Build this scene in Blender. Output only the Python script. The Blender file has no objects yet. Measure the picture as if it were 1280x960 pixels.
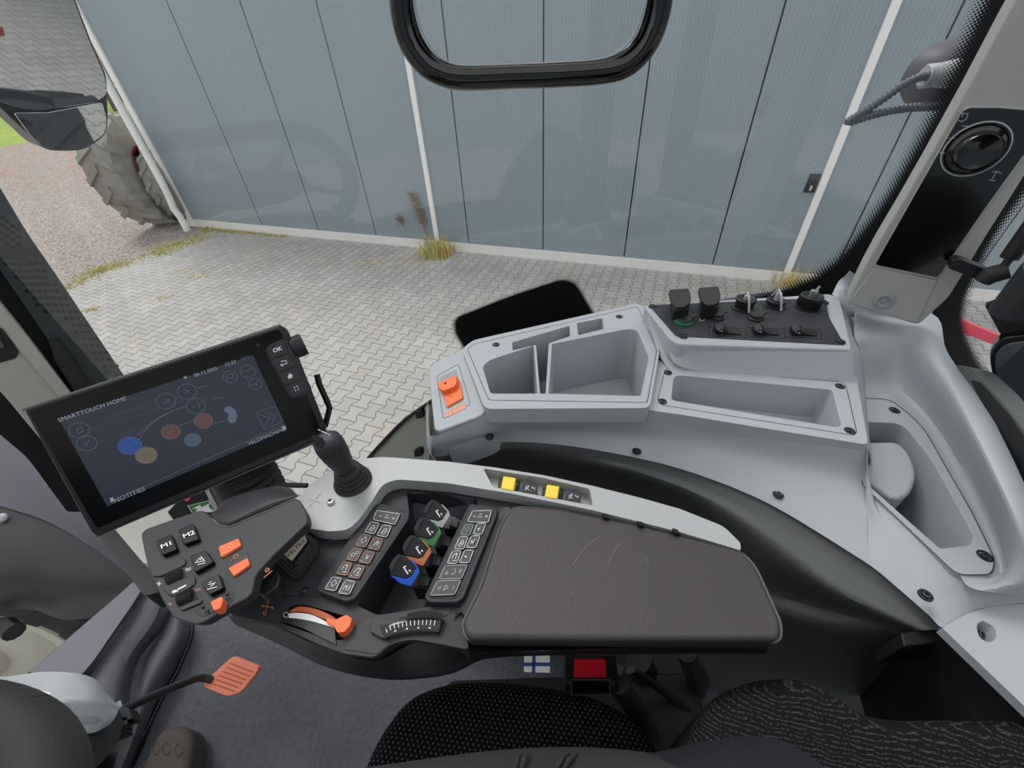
import bpy, bmesh, math, random
from mathutils import Vector, Matrix, noise
random.seed(7)
SC = bpy.context.scene
COL = SC.collection
F = 508.0
CAM = Vector((0, 0, 1.2))
_U = Vector((-37, 618, F)).normalized()
_X = (Vector((1, 0, 0)) - _U * _U.x).normalized()
_Y = _U.cross(_X)
RM = Matrix((_X, _Y, _U))            # world = RM @ camera
GZ = -1.65                            # ground height below the cab floor


def ray(px, py):
    return (RM @ Vector((px - 640, 480 - py, -F))).normalized()


class Pl:
    """a real plane in the cab: point + normal"""
    def __init__(s, p, n):
        s.p = Vector(p); s.n = Vector(n).normalized()
        if (CAM - s.p).dot(s.n) < 0: s.n = -s.n

    def hit(s, px, py, off=0.0):
        d = ray(px, py)
        p0 = s.p + s.n * off
        return CAM + d * ((p0 - CAM).dot(s.n) / d.dot(s.n))


def H(z): return Pl((0, 0, z), (0, 0, 1))
def VY(y): return Pl((0, y, 0), (0, 1, 0))
def at(px, py, z): return H(z).hit(px, py)
def plane3(a, b, c):
    a, b, c = Vector(a), Vector(b), Vector(c)
    return Pl(a, (b - a).cross(c - a))


# ------------------------------------------------------------------ materials
def lin(c):
    r = []
    for v in c[:3]:
        v = v / 255.0
        r.append(v / 12.92 if v <= .04045 else ((v + .055) / 1.055) ** 2.4)
    return (*r, 1)


def mat(name, col, rough=.5, metal=0., spec=.5, bump=0., scale=400., var=0., vscale=8., coat=0., emit=None, es=0.):
    m = bpy.data.materials.new(name); m.use_nodes = True
    nt = m.node_tree; b = nt.nodes['Principled BSDF']
    b.inputs['Base Color'].default_value = lin(col)
    b.inputs['Roughness'].default_value = rough
    b.inputs['Metallic'].default_value = metal
    b.inputs['Specular IOR Level'].default_value = spec
    b.inputs['Coat Weight'].default_value = coat
    if emit:
        b.inputs['Emission Color'].default_value = lin(emit)
        b.inputs['Emission Strength'].default_value = es
    tc = nt.nodes.new('ShaderNodeTexCoord')
    if bump:
        n = nt.nodes.new('ShaderNodeTexNoise'); n.inputs['Scale'].default_value = scale; n.inputs['Detail'].default_value = 3
        bp = nt.nodes.new('ShaderNodeBump'); bp.inputs['Strength'].default_value = bump; bp.inputs['Distance'].default_value = .002
        nt.links.new(tc.outputs['Object'], n.inputs['Vector'])
        nt.links.new(n.outputs['Fac'], bp.inputs['Height']); nt.links.new(bp.outputs['Normal'], b.inputs['Normal'])
    if var:
        n = nt.nodes.new('ShaderNodeTexNoise'); n.inputs['Scale'].default_value = vscale; n.inputs['Detail'].default_value = 5
        mx = nt.nodes.new('ShaderNodeMix'); mx.data_type = 'RGBA'
        mx.inputs['A'].default_value = tuple(v * (1 - var) for v in lin(col)[:3]) + (1,)
        mx.inputs['B'].default_value = tuple(min(1, v * (1 + var)) for v in lin(col)[:3]) + (1,)
        nt.links.new(tc.outputs['Object'], n.inputs['Vector'])
        nt.links.new(n.outputs['Fac'], mx.inputs['Factor']); nt.links.new(mx.outputs['Result'], b.inputs['Base Color'])
    return m


class X:
    """tiny expression helper over Math nodes"""
    nt = None
    def __init__(s, v): s.v = v
    @staticmethod
    def op(o, *a):
        n = X.nt.nodes.new('ShaderNodeMath'); n.operation = o
        for i, q in enumerate(a):
            q = q.v if isinstance(q, X) else q
            if isinstance(q, (int, float)): n.inputs[i].default_value = q
            else: X.nt.links.new(q, n.inputs[i])
        return X(n.outputs[0])
    def __add__(s, o): return X.op('ADD', s, o)
    __radd__ = __add__
    def __sub__(s, o): return X.op('SUBTRACT', s, o)
    def __rsub__(s, o): return X.op('SUBTRACT', o, s)
    def __mul__(s, o): return X.op('MULTIPLY', s, o)
    __rmul__ = __mul__
    def __truediv__(s, o): return X.op('DIVIDE', s, o)
    def gt(s, o): return X.op('GREATER_THAN', s, o)
    def lt(s, o): return X.op('LESS_THAN', s, o)
    def abs(s): return X.op('ABSOLUTE', s)
    def floor(s): return X.op('FLOOR', s)
    def fract(s): return X.op('FRACT', s)
    def min(s, o): return X.op('MINIMUM', s, o)
    def max(s, o): return X.op('MAXIMUM', s, o)
    def clamp(s):
        r = X.op('ADD', s, 0); r.v.node.use_clamp = True; return r


def coords(nt, kind='Object', rot=0., loc=(0, 0, 0)):
    X.nt = nt
    tc = nt.nodes.new('ShaderNodeTexCoord')
    mp = nt.nodes.new('ShaderNodeMapping'); mp.inputs['Rotation'].default_value = (0, 0, rot); mp.inputs['Location'].default_value = loc
    nt.links.new(tc.outputs[kind], mp.inputs['Vector'])
    sp = nt.nodes.new('ShaderNodeSeparateXYZ'); nt.links.new(mp.outputs[0], sp.inputs[0])
    return tc, X(sp.outputs[0]), X(sp.outputs[1]), X(sp.outputs[2])


def newmat(name):
    m = bpy.data.materials.new(name); m.use_nodes = True
    X.nt = m.node_tree
    return m, m.node_tree, m.node_tree.nodes['Principled BSDF']


def ntex(nt, tc, scale, detail=4, kind='Object'):
    n = nt.nodes.new('ShaderNodeTexNoise'); n.inputs['Scale'].default_value = scale; n.inputs['Detail'].default_value = detail
    nt.links.new(tc.outputs[kind], n.inputs['Vector']); return X(n.outputs['Fac'])


def cmix(nt, fac, a, b):
    mx = nt.nodes.new('ShaderNodeMix'); mx.data_type = 'RGBA'
    for k, q in (('Factor', fac), ('A', a), ('B', b)):
        if isinstance(q, X): nt.links.new(q.v, mx.inputs[k])
        elif isinstance(q, (tuple, list)): mx.inputs[k].default_value = lin(q)
        elif isinstance(q, (int, float)): mx.inputs[k].default_value = q
        else: nt.links.new(q, mx.inputs[k])
    return mx.outputs['Result']


def bumpn(nt, b, h, strength=.5, dist=.002):
    bp = nt.nodes.new('ShaderNodeBump'); bp.inputs['Strength'].default_value = strength; bp.inputs['Distance'].default_value = dist
    nt.links.new(h.v, bp.inputs['Height']); nt.links.new(bp.outputs['Normal'], b.inputs['Normal'])


def paver_mat():
    m, nt, b = newmat('concrete_pavers')
    tc, x, y, z = coords(nt, rot=math.radians(PAV_ROT))
    W, L = .165, .20
    u = x / W; v = y / L
    k = (u + .5).floor()
    par = ((k * .5).fract() * 2)                    # 0 / 1
    sg = 1 - par * 2
    tri = ((v.fract() - .5).abs() * 4 - 1) * 2.6     # -1..1 steep trapezoid
    tr = tri.max(-1).min(1) * .105
    du = u - k - sg * tr
    dist = du.abs() * W
    col = k - du.lt(0)
    cp = (col * .5).fract()                          # 0 or .5
    vj = v + cp + .5
    dj = ((vj.fract() - .5).abs() * -1 + .5) * L      # distance to a straight joint
    d = dist.min(dj)
    joint = (1 - (d / .0085)).clamp()
    cell = nt.nodes.new('ShaderNodeTexWhiteNoise'); cell.noise_dimensions = '2D'
    cb = nt.nodes.new('ShaderNodeCombineXYZ'); nt.links.new(col.v, cb.inputs[0]); nt.links.new(vj.floor().v, cb.inputs[1])
    nt.links.new(cb.outputs[0], cell.inputs[0])
    big = ntex(nt, tc, .9, 5); fine = ntex(nt, tc, 260, 2)
    s = (X(cell.outputs[0]) * .25 + big * .45 + fine * .3).clamp()
    c = cmix(nt, s, (150, 148, 145), (206, 203, 199))
    sand = ntex(nt, tc, 2.3, 6)
    c2 = cmix(nt, ((sand - .58) * 5).clamp() * .45, c, (196, 178, 148))
    c3 = cmix(nt, joint * .95, c2, (78, 75, 68))
    nt.links.new(c3, b.inputs['Base Color']); b.inputs['Roughness'].default_value = .9
    bumpn(nt, b, (1 - joint) + fine * .15, .6, .004)
    return m


def dots_alpha(name, col, n_u, n_v):
    """glass ceramic border: opaque, breaking into dots towards v=1"""
    m, nt, b = newmat(name)
    tc = nt.nodes.new('ShaderNodeTexCoord')
    sp = nt.nodes.new('ShaderNodeSeparateXYZ'); nt.links.new(tc.outputs['UV'], sp.inputs[0])
    u = X(sp.outputs[0]) * n_u; v = X(sp.outputs[1]) * n_v
    a = u.fract() - .5; c = v.fract() - .5
    d1 = X.op('SQRT', a * a + c * c)
    a2 = (u + .5).fract() - .5; c2 = (v + .5).fract() - .5
    d2 = X.op('SQRT', a2 * a2 + c2 * c2)
    d = d1.min(d2)
    t = X(sp.outputs[1])
    rad = .56 - (t - .62).max(0) * 1.3
    al = d.lt(rad)
    b.inputs['Base Color'].default_value = lin(col); b.inputs['Roughness'].default_value = .55
    b.inputs['Specular IOR Level'].default_value = .2
    nt.links.new(al.v, b.inputs['Alpha'])
    return m


# ------------------------------------------------------------------ geometry
def tag(o, label=None, cat=None, group=None, kind=None):
    if label: o['label'] = label
    if cat: o['category'] = cat
    if group: o['group'] = group
    if kind: o['kind'] = kind
    return o


def thing(name, loc, label, cat, group=None):
    e = bpy.data.objects.new(name, None); COL.objects.link(e)
    e.location = loc; e.empty_display_size = .05
    return tag(e, label, cat, group)


def obj(name, bm, m, parent=None, bevel=0., smooth=True, seg=2, solid=0., subd=0, ang=35):
    me = bpy.data.meshes.new(name)
    bmesh.ops.recalc_face_normals(bm, faces=bm.faces) if solid == 0 else None
    bm.to_mesh(me); bm.free()
    for q in (m if isinstance(m, (list, tuple)) else [m]): me.materials.append(q)
    o = bpy.data.objects.new(name, me); COL.objects.link(o)
    if smooth:
        me.shade_smooth()
        try: me.set_sharp_from_angle(angle=math.radians(ang))
        except Exception: pass
    if solid:
        s = o.modifiers.new('s', 'SOLIDIFY'); s.thickness = solid; s.offset = -1
    if bevel:
        b = o.modifiers.new('b', 'BEVEL'); b.width = bevel; b.segments = seg; b.limit_method = 'ANGLE'; b.angle_limit = math.radians(38)
        b.harden_normals = True; b.use_clamp_overlap = True
    if subd:
        s = o.modifiers.new('d', 'SUBSURF'); s.levels = subd; s.render_levels = subd
    if parent is not None:
        o.parent = parent
        if parent.type == 'EMPTY': o.location = -parent.location
        elif parent.parent is None: o.location = -parent.location
    return o


def rp(pts, r=4, n=4):
    """round the corners of a pixel outline"""
    out = []; N = len(pts)
    for i in range(N):
        a, b, c = Vector(pts[i - 1][:2]), Vector(pts[i][:2]), Vector(pts[(i + 1) % N][:2])
        rr = pts[i][2] if len(pts[i]) > 2 else r
        if rr <= 0: out.append(tuple(b)); continue
        e1, e2 = (a - b), (c - b)
        t = min(rr, e1.length * .48, e2.length * .48)
        p, q = b + e1.normalized() * t, b + e2.normalized() * t
        for k in range(n + 1):
            s = k / n
            w = p * (1 - s) ** 2 + b * 2 * s * (1 - s) + q * s * s
            out.append((w.x, w.y))
    return out


def ring(pl, poly, off=0.): return [pl.hit(x, y, off) for x, y in poly]


def prism(bm, top, vec, mi=0, taper=None):
    """close a solid from a ring of points and an extrusion vector"""
    v1 = [bm.verts.new(p) for p in top]
    cen = sum(top, Vector()) / len(top)
    bot = [p + vec for p in top]
    if taper: bot = [cen + vec + (p - cen) * taper for p in top]
    v2 = [bm.verts.new(p) for p in bot]
    fs = [bm.faces.new(v1), bm.faces.new(v2[::-1])]
    n = len(top)
    for i in range(n):
        fs.append(bm.faces.new((v1[i], v2[i], v2[(i + 1) % n], v1[(i + 1) % n])))
    for f in fs: f.material_index = mi
    return fs


def slab(name, poly, pl, m, parent=None, out=0., thick=.01, r=0, bevel=.001, taper=None, seg=2):
    bm = bmesh.new()
    if r: poly = rp(poly, r)
    prism(bm, ring(pl, [p[:2] for p in poly], out), -pl.n * thick, taper=taper)
    return obj(name, bm, m, parent, bevel=bevel, seg=seg)


def holeslab(name, outer, holes, pl, m, parent=None, thick=.05, out=0., bevel=.002, seg=3, floor_mat=None):
    """slab with open pockets; holes = [(poly, depth, taper)]"""
    bm = bmesh.new()
    def loop(pts):
        vs = [bm.verts.new(p) for p in pts]
        es = [bm.edges.new((vs[i], vs[(i + 1) % len(vs)])) for i in range(len(vs))]
        return vs, es
    oe = []
    ov, e = loop(ring(pl, outer, out)); oe += e
    hv = []
    for hp, dep, tp in holes:
        v, e = loop(ring(pl, hp, out)); hv.append((v, dep, tp)); oe += e
    bmesh.ops.triangle_fill(bm, use_beauty=True, use_dissolve=False, edges=oe, normal=pl.n)
    # outer walls + underside
    ext = -pl.n * thick
    lo = [bm.verts.new(v.co + ext) for v in ov]; n = len(ov)
    for i in range(n): bm.faces.new((ov[i], lo[i], lo[(i + 1) % n], ov[(i + 1) % n]))
    for v, dep, tp in hv:
        cen = sum((q.co for q in v), Vector()) / len(v)
        l2 = [bm.verts.new(cen + (q.co - cen) * tp - pl.n * dep) for q in v]; k = len(v)
        for i in range(k): bm.faces.new((v[i], v[(i + 1) % k], l2[(i + 1) % k], l2[i]))
        bm.faces.new(l2)
    for f in bm.faces: f.smooth = True
    return obj(name, bm, m, parent, bevel=bevel, seg=seg)


def strokes(name, lines, pl, m, parent=None, w=.0008, out=.0004, closed=False, bm=None, mi=0):
    """flat printed lines lying on a surface; lines = list of pixel polylines"""
    own = bm is None
    if own: bm = bmesh.new()
    for ln in lines:
        pts = [pl.hit(x, y, out) for x, y in ln]
        seg = list(zip(pts[:-1], pts[1:]))
        if closed: seg.append((pts[-1], pts[0]))
        for a, b in seg:
            d = b - a
            if d.length < 1e-7: continue
            t = d.normalized(); s = t.cross(pl.n).normalized() * (w / 2); e = t * (w * .35)
            f = bm.faces.new([bm.verts.new(q) for q in (a - s - e, b - s + e, b + s + e, a + s - e)]); f.material_index = mi
    if own: return obj(name, bm, m, parent, smooth=False)


def tube(bm, pts, r, n=12, cap=True, mi=0, flat=1., up=None):
    """round bar through points; r scalar or list"""
    pts = [Vector(p) for p in pts]; N = len(pts)
    rr = r if isinstance(r, (list, tuple)) else [r] * N
    t0 = (pts[1] - pts[0]).normalized()
    nrm = Vector(up) if up else (Vector((0, 0, 1)) if abs(t0.z) < .9 else Vector((1, 0, 0)))
    rings = []
    for i, p in enumerate(pts):
        t = (pts[min(i + 1, N - 1)] - pts[max(i - 1, 0)]).normalized()
        nrm = (nrm - t * nrm.dot(t)).normalized(); bi = t.cross(nrm)
        rings.append([bm.verts.new(p + nrm * math.cos(a) * rr[i] + bi * math.sin(a) * rr[i] * flat) for a in [2 * math.pi * k / n for k in range(n)]])
    for a, b in zip(rings[:-1], rings[1:]):
        for k in range(n):
            f = bm.faces.new((a[k], a[(k + 1) % n], b[(k + 1) % n], b[k])); f.material_index = mi
    if cap:
        bm.faces.new(rings[0][::-1]).material_index = mi; bm.faces.new(rings[-1]).material_index = mi


def cr(pts, n=8, closed=False):
    """Catmull-Rom through points"""
    P = [Vector(p) for p in pts]; N = len(P); out = []
    rng = range(N if closed else N - 1)
    for i in rng:
        if closed: a, b, c, d = P[(i - 1) % N], P[i], P[(i + 1) % N], P[(i + 2) % N]
        else: a, b, c, d = P[max(i - 1, 0)], P[i], P[i + 1], P[min(i + 2, N - 1)]
        for k in range(n):
            t = k / n
            out.append(.5 * ((2 * b) + (c - a) * t + (2 * a - 5 * b + 4 * c - d) * t * t + (3 * b - a - 3 * c + d) * t ** 3))
    if not closed: out.append(P[-1])
    return out


def resample(pts, n):
    L = [0]
    for a, b in zip(pts[:-1], pts[1:]): L.append(L[-1] + (b - a).length)
    out = []; j = 0
    for i in range(n):
        s = L[-1] * i / (n - 1)
        while j < len(pts) - 2 and L[j + 1] < s: j += 1
        t = 0 if L[j + 1] == L[j] else (s - L[j]) / (L[j + 1] - L[j])
        out.append(pts[j].lerp(pts[j + 1], min(1, max(0, t))))
    return out


def loft(rows, n=40, sub=5, curve=True, bm=None, mi=0, lin_rows=False):
    """surface through several 3-D polylines"""
    own = bm is None
    if own: bm = bmesh.new()
    R = [resample(cr(r, 6) if curve else [Vector(p) for p in r], n) for r in rows]
    cols = [([Vector(x) for x in c] if lin_rows else cr(c, sub)) for c in zip(*R)]
    g = [[bm.verts.new(p) for p in c] for c in cols]
    for a, b in zip(g[:-1], g[1:]):
        for k in range(len(a) - 1):
            f = bm.faces.new((a[k], b[k], b[k + 1], a[k + 1])); f.material_index = mi
    return bm


def disc_ring(pl, c, r, n=24, off=0., flat=1.):
    """circle of metre radius r on a plane around pixel c"""
    o = pl.hit(*c, off); ax = (pl.hit(c[0] + 5, c[1]) - pl.hit(*c)); ax = (ax - pl.n * ax.dot(pl.n)).normalized(); ay = pl.n.cross(ax)
    return [o + ax * math.cos(2 * math.pi * k / n) * r + ay * math.sin(2 * math.pi * k / n) * r * flat for k in range(n)]


def lathe(bm, o, axis, prof, n=32, mi=0, ref=None, mifn=None):
    """prof = [(radius, height)] around axis at o"""
    o = Vector(o); w = Vector(axis).normalized()
    a = Vector(ref) if ref else (Vector((1, 0, 0)) if abs(w.x) < .9 else Vector((0, 1, 0)))
    a = (a - w * a.dot(w)).normalized(); b = w.cross(a)
    rs = [[bm.verts.new(o + w * h + (a * math.cos(2 * math.pi * k / n) + b * math.sin(2 * math.pi * k / n)) * max(r, 1e-5)) for k in range(n)] for r, h in prof]
    for i, (p, q) in enumerate(zip(rs[:-1], rs[1:])):
        for k in range(n):
            f = bm.faces.new((p[k], p[(k + 1) % n], q[(k + 1) % n], q[k])); f.material_index = mifn(i) if mifn else mi
    return rs


def text(name, s, pl, px, dirpx, h_px, m, parent=None, out=.0005, align='CENTER', thick=0., bold=0., squash=1.):
    """flat lettering on a surface: baseline through px along dirpx, height in pixels"""
    o = pl.hit(*px, out)
    ax = pl.hit(px[0] + dirpx[0], px[1] + dirpx[1], out) - o; ax.normalize()
    L = math.hypot(*dirpx); up = (dirpx[1] / L, -dirpx[0] / L)
    ay = (pl.hit(px[0] + up[0] * 4, px[1] + up[1] * 4, out) - o).normalized()
    hm = (pl.hit(px[0] + up[0] * h_px, px[1] + up[1] * h_px, out) - o).length
    cu = bpy.data.curves.new(name, 'FONT'); cu.body = s; cu.size = hm * 1.4; cu.align_x = align; cu.align_y = 'CENTER'
    cu.extrude = thick; cu.offset = bold * hm
    cu.resolution_u = 3
    t = bpy.data.objects.new(name + '_tmp', cu); COL.objects.link(t)
    dg = bpy.context.evaluated_depsgraph_get(); dg.update()
    me = bpy.data.meshes.new_from_object(t.evaluated_get(dg)); bpy.data.objects.remove(t)
    M = Matrix.Identity(4)
    for i in range(3): M[i][0] = ax[i] * squash; M[i][1] = ay[i]; M[i][2] = pl.n[i]; M[i][3] = o[i]
    me.transform(M)
    if parent == 'mesh': return me
    me.materials.clear(); me.materials.append(m); me.name = name
    ob = bpy.data.objects.new(name, me); COL.objects.link(ob)
    if parent is not None:
        ob.parent = parent
        if parent.parent is None: ob.location = -parent.location
    return ob


def merge(bm, me, mi):
    n0 = len(bm.faces); bm.from_mesh(me); bm.faces.ensure_lookup_table()
    for f in bm.faces[n0:]: f.material_index = mi
    bpy.data.meshes.remove(me)
# ------------------------------------------------------------------ colours
PAV_ROT = 19.6
M = {}
M['console'] = mat('light grey cab plastic', (170, 175, 180), .5, bump=.25, scale=900, var=.03, vscale=4)
M['console_dk'] = mat('grey cab plastic', (180, 183, 187), .55, bump=.25, scale=900)
M['tray'] = mat('pocket grey plastic', (150, 154, 158), .6, bump=.3, scale=900)
M['silver'] = mat('satin silver armrest trim', (172, 174, 175), .45, metal=.1, bump=.1, scale=700)
M['olive'] = mat('warm grey pillar plastic', (166, 167, 163), .5, bump=.2, scale=900)
M['beige'] = mat('beige grey pillar plastic', (186, 187, 178), .55, bump=.15, scale=900)
M['dkpanel'] = mat('charcoal moulded side panel', (84, 88, 87), .5, bump=.3, scale=700, var=.08, vscale=5)
M['dash'] = mat('slate grey moulded plastic', (84, 86, 91), .55, bump=.3, scale=900)
M['dash2'] = mat('violet grey sill strip', (98, 99, 108), .55, bump=.3, scale=900)
M['black'] = mat('black plastic', (26, 27, 29), .45, bump=.1, scale=900)
M['black2'] = mat('deep black plastic', (12, 13, 15), .6)
M['gloss'] = mat('gloss black', (8, 9, 11), .12, coat=.3)
M['pillar_dk'] = mat('perforated dark pillar plastic', (62, 67, 69), .5, bump=.2, scale=700)
M['sill'] = mat('olive grey sill plastic', (172, 175, 164), .5, bump=.2, scale=700)
M['arm'] = mat('dark graphite armrest plastic', (50, 52, 56), .5, spec=.35, bump=.2, scale=900)
M['arm2'] = mat('graphite lever plastic', (54, 56, 59), .48, spec=.35, bump=.15, scale=900)
M['rubber'] = mat('black rubber', (38, 38, 40), .7, bump=.2, scale=500)
M['rubber2'] = mat('dark rubber bellows', (46, 45, 47), .75)
M['pad'] = mat('worn grey brown synthetic leather', (64, 59, 58), .5, bump=.35, scale=520, var=.16, vscale=7)
M['orange'] = mat('orange plastic', (240, 112, 52), .5)
M['orange2'] = mat('dull orange plastic', (190, 92, 52), .55)
M['salmon'] = mat('faded orange red rubber', (252, 150, 120), .7, bump=.3, scale=400)
M['white'] = mat('white print', (232, 233, 234), .6)
M['grey_print'] = mat('grey print', (150, 152, 155), .6)
M['dim_print'] = mat('dim grey print', (96, 98, 102), .6)
M['bronze'] = mat('bronze print', (196, 146, 128), .6)
M['green_print'] = mat('pale green print', (150, 180, 165), .6)
M['orange_print'] = mat('orange print', (226, 142, 96), .6)
M['seam'] = mat('dark seam', (52, 54, 58), .8)
M['screw'] = mat('dark steel screw', (66, 66, 68), .4, metal=.5)
M['chrome'] = mat('bright steel', (205, 205, 205), .2, metal=.9)
M['blue'] = mat('blue plastic', (28, 82, 190), .4)
M['green'] = mat('green plastic', (56, 122, 68), .45)
M['copper'] = mat('copper orange plastic', (192, 110, 66), .45)
M['lsilver'] = mat('light grey plastic band', (168, 170, 172), .4)
M['yellow'] = mat('yellow plastic', (246, 212, 62), .5)
M['red'] = mat('red plastic', (196, 22, 40), .4)
M['green_lid'] = mat('dark green socket ring', (22, 92, 62), .5)
M['paint_white'] = mat('white painted metal', (250, 250, 247), .5, var=.02, vscale=3)
M['concrete_white'] = mat('pale concrete kerb', (240, 238, 234), .8, var=.05, vscale=6)
M['tyre'] = mat('dusty tyre rubber', (150, 146, 138), .85, bump=.4, scale=60, var=.28, vscale=6)
M['tyre_dk'] = mat('dark tyre rubber', (44, 44, 46), .85, bump=.3, scale=60, var=.1, vscale=3)
M['rim_red'] = mat('dark red rim', (150, 26, 42), .45)
M['rim_cream'] = mat('cream rim paint', (196, 192, 178), .5, var=.06, vscale=9)
M['fender'] = mat('charcoal fender plastic', (66, 67, 76), .5, bump=.2, scale=300)
M['fender_dk'] = mat('black fender plastic', (26, 27, 30), .5, bump=.2, scale=300)
M['mirror'] = mat('mirror glass', (205, 208, 208), .02, metal=1.)
M['grass'] = mat('green grass', (150, 176, 84), .9, var=.3, vscale=30)
M['straw'] = mat('dry straw grass', (226, 200, 124), .9, var=.25, vscale=30)
M['seedhead'] = mat('dry seed heads', (158, 138, 122), .9, var=.2, vscale=50)
M['leaf'] = mat('autumn leaves', (200, 150, 92), .9, var=.3, vscale=3)
M['leafg'] = mat('green tree leaves', (96, 118, 62), .9, var=.3, vscale=3)
M['bark'] = mat('bark', (92, 80, 66), .9)
M['metal_dk'] = mat('dark painted steel', (40, 43, 46), .4)
M['signal_red'] = mat('red painted bar', (232, 74, 98), .5)
M['jean'] = mat('dark grey denim', (52, 50, 52), .9, bump=.6, scale=900, var=.15, vscale=40)
M['navy'] = mat('navy cloth', (20, 23, 30), .85, bump=.4, scale=900)
M['knit'] = mat('tan knitted wool', (150, 124, 108), .9, bump=.8, scale=300, var=.2, vscale=200)
M['shoe'] = mat('dusty brown shoe leather', (74, 68, 64), .75, bump=.3, scale=150, var=.12, vscale=20)
M['lamp_dk'] = mat('work lamp housing', (74, 74, 82), .5)
M['body_blue'] = mat('pale blue metallic paint', (150, 168, 188), .3, metal=.3)


def fabric(name, base, dot, sx, sy, rad, kind):
    m, nt, b = newmat(name)
    tc, x, y, z = coords(nt, rot=.12)
    if kind == 'dots':
        u, v = x / sx, y / sy
        r = v.floor(); off = (r * .5).fract()
        a = ((u + off).fract() - .5).abs() * sx; c = (v.fract() - .5).abs() * sy
        d = X.op('SQRT', a * a * 2.2 + c * c)
        f = d.lt(rad)
        h = f
    else:
        n = ntex(nt, tc, 34, 2)
        wv = X.op('SINE', (y + z * .9) / sy * 6.283 + n * 22 + x * 140)
        n2 = ntex(nt, tc, 420, 2)
        f = ((wv - .45) * 3).clamp() * n2.gt(.47)
        h = f
    fine = ntex(nt, tc, 800, 2)
    c = cmix(nt, f * (fine * .5 + .5), base, dot)
    nt.links.new(c, b.inputs['Base Color']); b.inputs['Roughness'].default_value = .95; b.inputs['Specular IOR Level'].default_value = .1
    bumpn(nt, b, h * .5 + fine, .5, .001)
    return m


M['seat_dots'] = fabric('black seat cloth with pale dots', (17, 17, 19), (104, 104, 108), .0068, .0047, .0012, 'dots')
M['seat_wave'] = fabric('black seat cloth with wavy weave', (26, 25, 27), (74, 71, 74), .01, .0042, .001, 'wave')


def carpet():
    m, nt, b = newmat('charcoal carpet')
    tc, x, y, z = coords(nt)
    a = ntex(nt, tc, 90, 5); f = ntex(nt, tc, 600, 2); w = ntex(nt, tc, 9, 4)
    c = cmix(nt, (a * .6 + w * .4), (74, 75, 81), (126, 128, 136))
    nt.links.new(c, b.inputs['Base Color']); b.inputs['Roughness'].default_value = .95; b.inputs['Specular IOR Level'].default_value = .1
    bumpn(nt, b, a + f * .5, .9, .006)
    return m


def gravel():
    m, nt, b = newmat('gravel yard')
    tc, x, y, z = coords(nt)
    v = nt.nodes.new('ShaderNodeTexVoronoi'); v.inputs['Scale'].default_value = 32
    nt.links.new(tc.outputs['Object'], v.inputs['Vector'])
    sp = nt.nodes.new('ShaderNodeSeparateColor'); nt.links.new(v.outputs['Color'], sp.inputs[0])
    w = ntex(nt, tc, .5, 5)
    c = cmix(nt, X(sp.outputs[0]), (128, 118, 112), (214, 204, 196))
    c = cmix(nt, X(v.outputs['Distance']).max(.0) * .6, c, (110, 98, 92))
    leaf = ntex(nt, tc, 3.5, 6)
    far = ((y - 13) / 4).clamp()
    c = cmix(nt, ((leaf - .5) * 6).clamp() * (far * .75 + .06), c, (172, 122, 98))
    nt.links.new(c, b.inputs['Base Color']); b.inputs['Roughness'].default_value = .95
    bumpn(nt, b, 1 - X(v.outputs['Distance']), .7, .02)
    return m


def meadow():
    m, nt, b = newmat('meadow')
    tc, x, y, z = coords(nt)
    a = ntex(nt, tc, 1.2, 6); f = ntex(nt, tc, 14, 4)
    c = cmix(nt, f, (112, 142, 58), (168, 190, 92))
    c = cmix(nt, ((a - .52) * 5).clamp() * .7, c, (214, 186, 84))
    nt.links.new(c, b.inputs['Base Color']); b.inputs['Roughness'].default_value = .95
    bumpn(nt, b, f, .8, .05)
    return m


def wallpanel():
    m, nt, b = newmat('blue grey ribbed cladding')
    tc, x, y, z = coords(nt)
    w = X.op('SINE', x * (6.2832 / .045))
    n = ntex(nt, tc, .35, 4); s = ntex(nt, tc, 7, 6)
    c = cmix(nt, (n * .7 + s * .3), (140, 154, 161), (161, 174, 181))
    c = cmix(nt, (w * .5 + .5) * .16, c, (84, 98, 106))
    nt.links.new(c, b.inputs['Base Color']); b.inputs['Roughness'].default_value = .42
    bumpn(nt, b, w * .5, .5, .003)
    return m


M['carpet'] = carpet(); M['gravel'] = gravel(); M['meadow'] = meadow(); M['wall'] = wallpanel(); M['paver'] = paver_mat()


# ------------------------------------------------------------------ the yard
G = H(GZ)
def flat(name, pts, z, m, label=None, depth=.08):
    bm = bmesh.new(); prism(bm, [Vector((x, y, z)) for x, y in pts], Vector((0, 0, -depth)))
    o = obj(name, bm, m, smooth=False); return tag(o, label, kind='structure')

W0 = G.hit(272, 285); W1 = G.hit(958, 350)
WD = (W1 - W0); WD.z = 0; WD.normalize(); WN = Vector((WD.y, -WD.x, 0))      # wall direction and outward (towards cab) normal
if (CAM - W0).dot(WN) < 0: WN = -WN
WP = Pl(W0, WN)
gA, gB = G.hit(88, 357), G.hit(262, 290)
gd = (gA - gB).normalized()
gC = gB + gd * 40
flat('paved_ground', [(-60 if False else gC.x, gC.y), (gB.x, gB.y), (gB.x - WN.x * .3, gB.y - WN.y * .3), (W0.x + WD.x * 30 - WN.x * .3, W0.y + WD.y * 30 - WN.y * .3), (40, -40), (gC.x, -40)], GZ, M['paver'], 'grey concrete block paving of the yard')
corner = G.hit(243, 287)
mA, mB = G.hit(0, 184), G.hit(150, 150)
flat('gravel_ground', [(gC.x, gC.y), (gB.x, gB.y), (corner.x + 6, corner.y + 16), (mB.x + 3, mB.y), (mA.x, mA.y), (-60, mA.y - 4), (-60, gC.y)], GZ - .004, M['gravel'], 'pinkish gravel beyond the paving, strewn with leaves')
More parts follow.
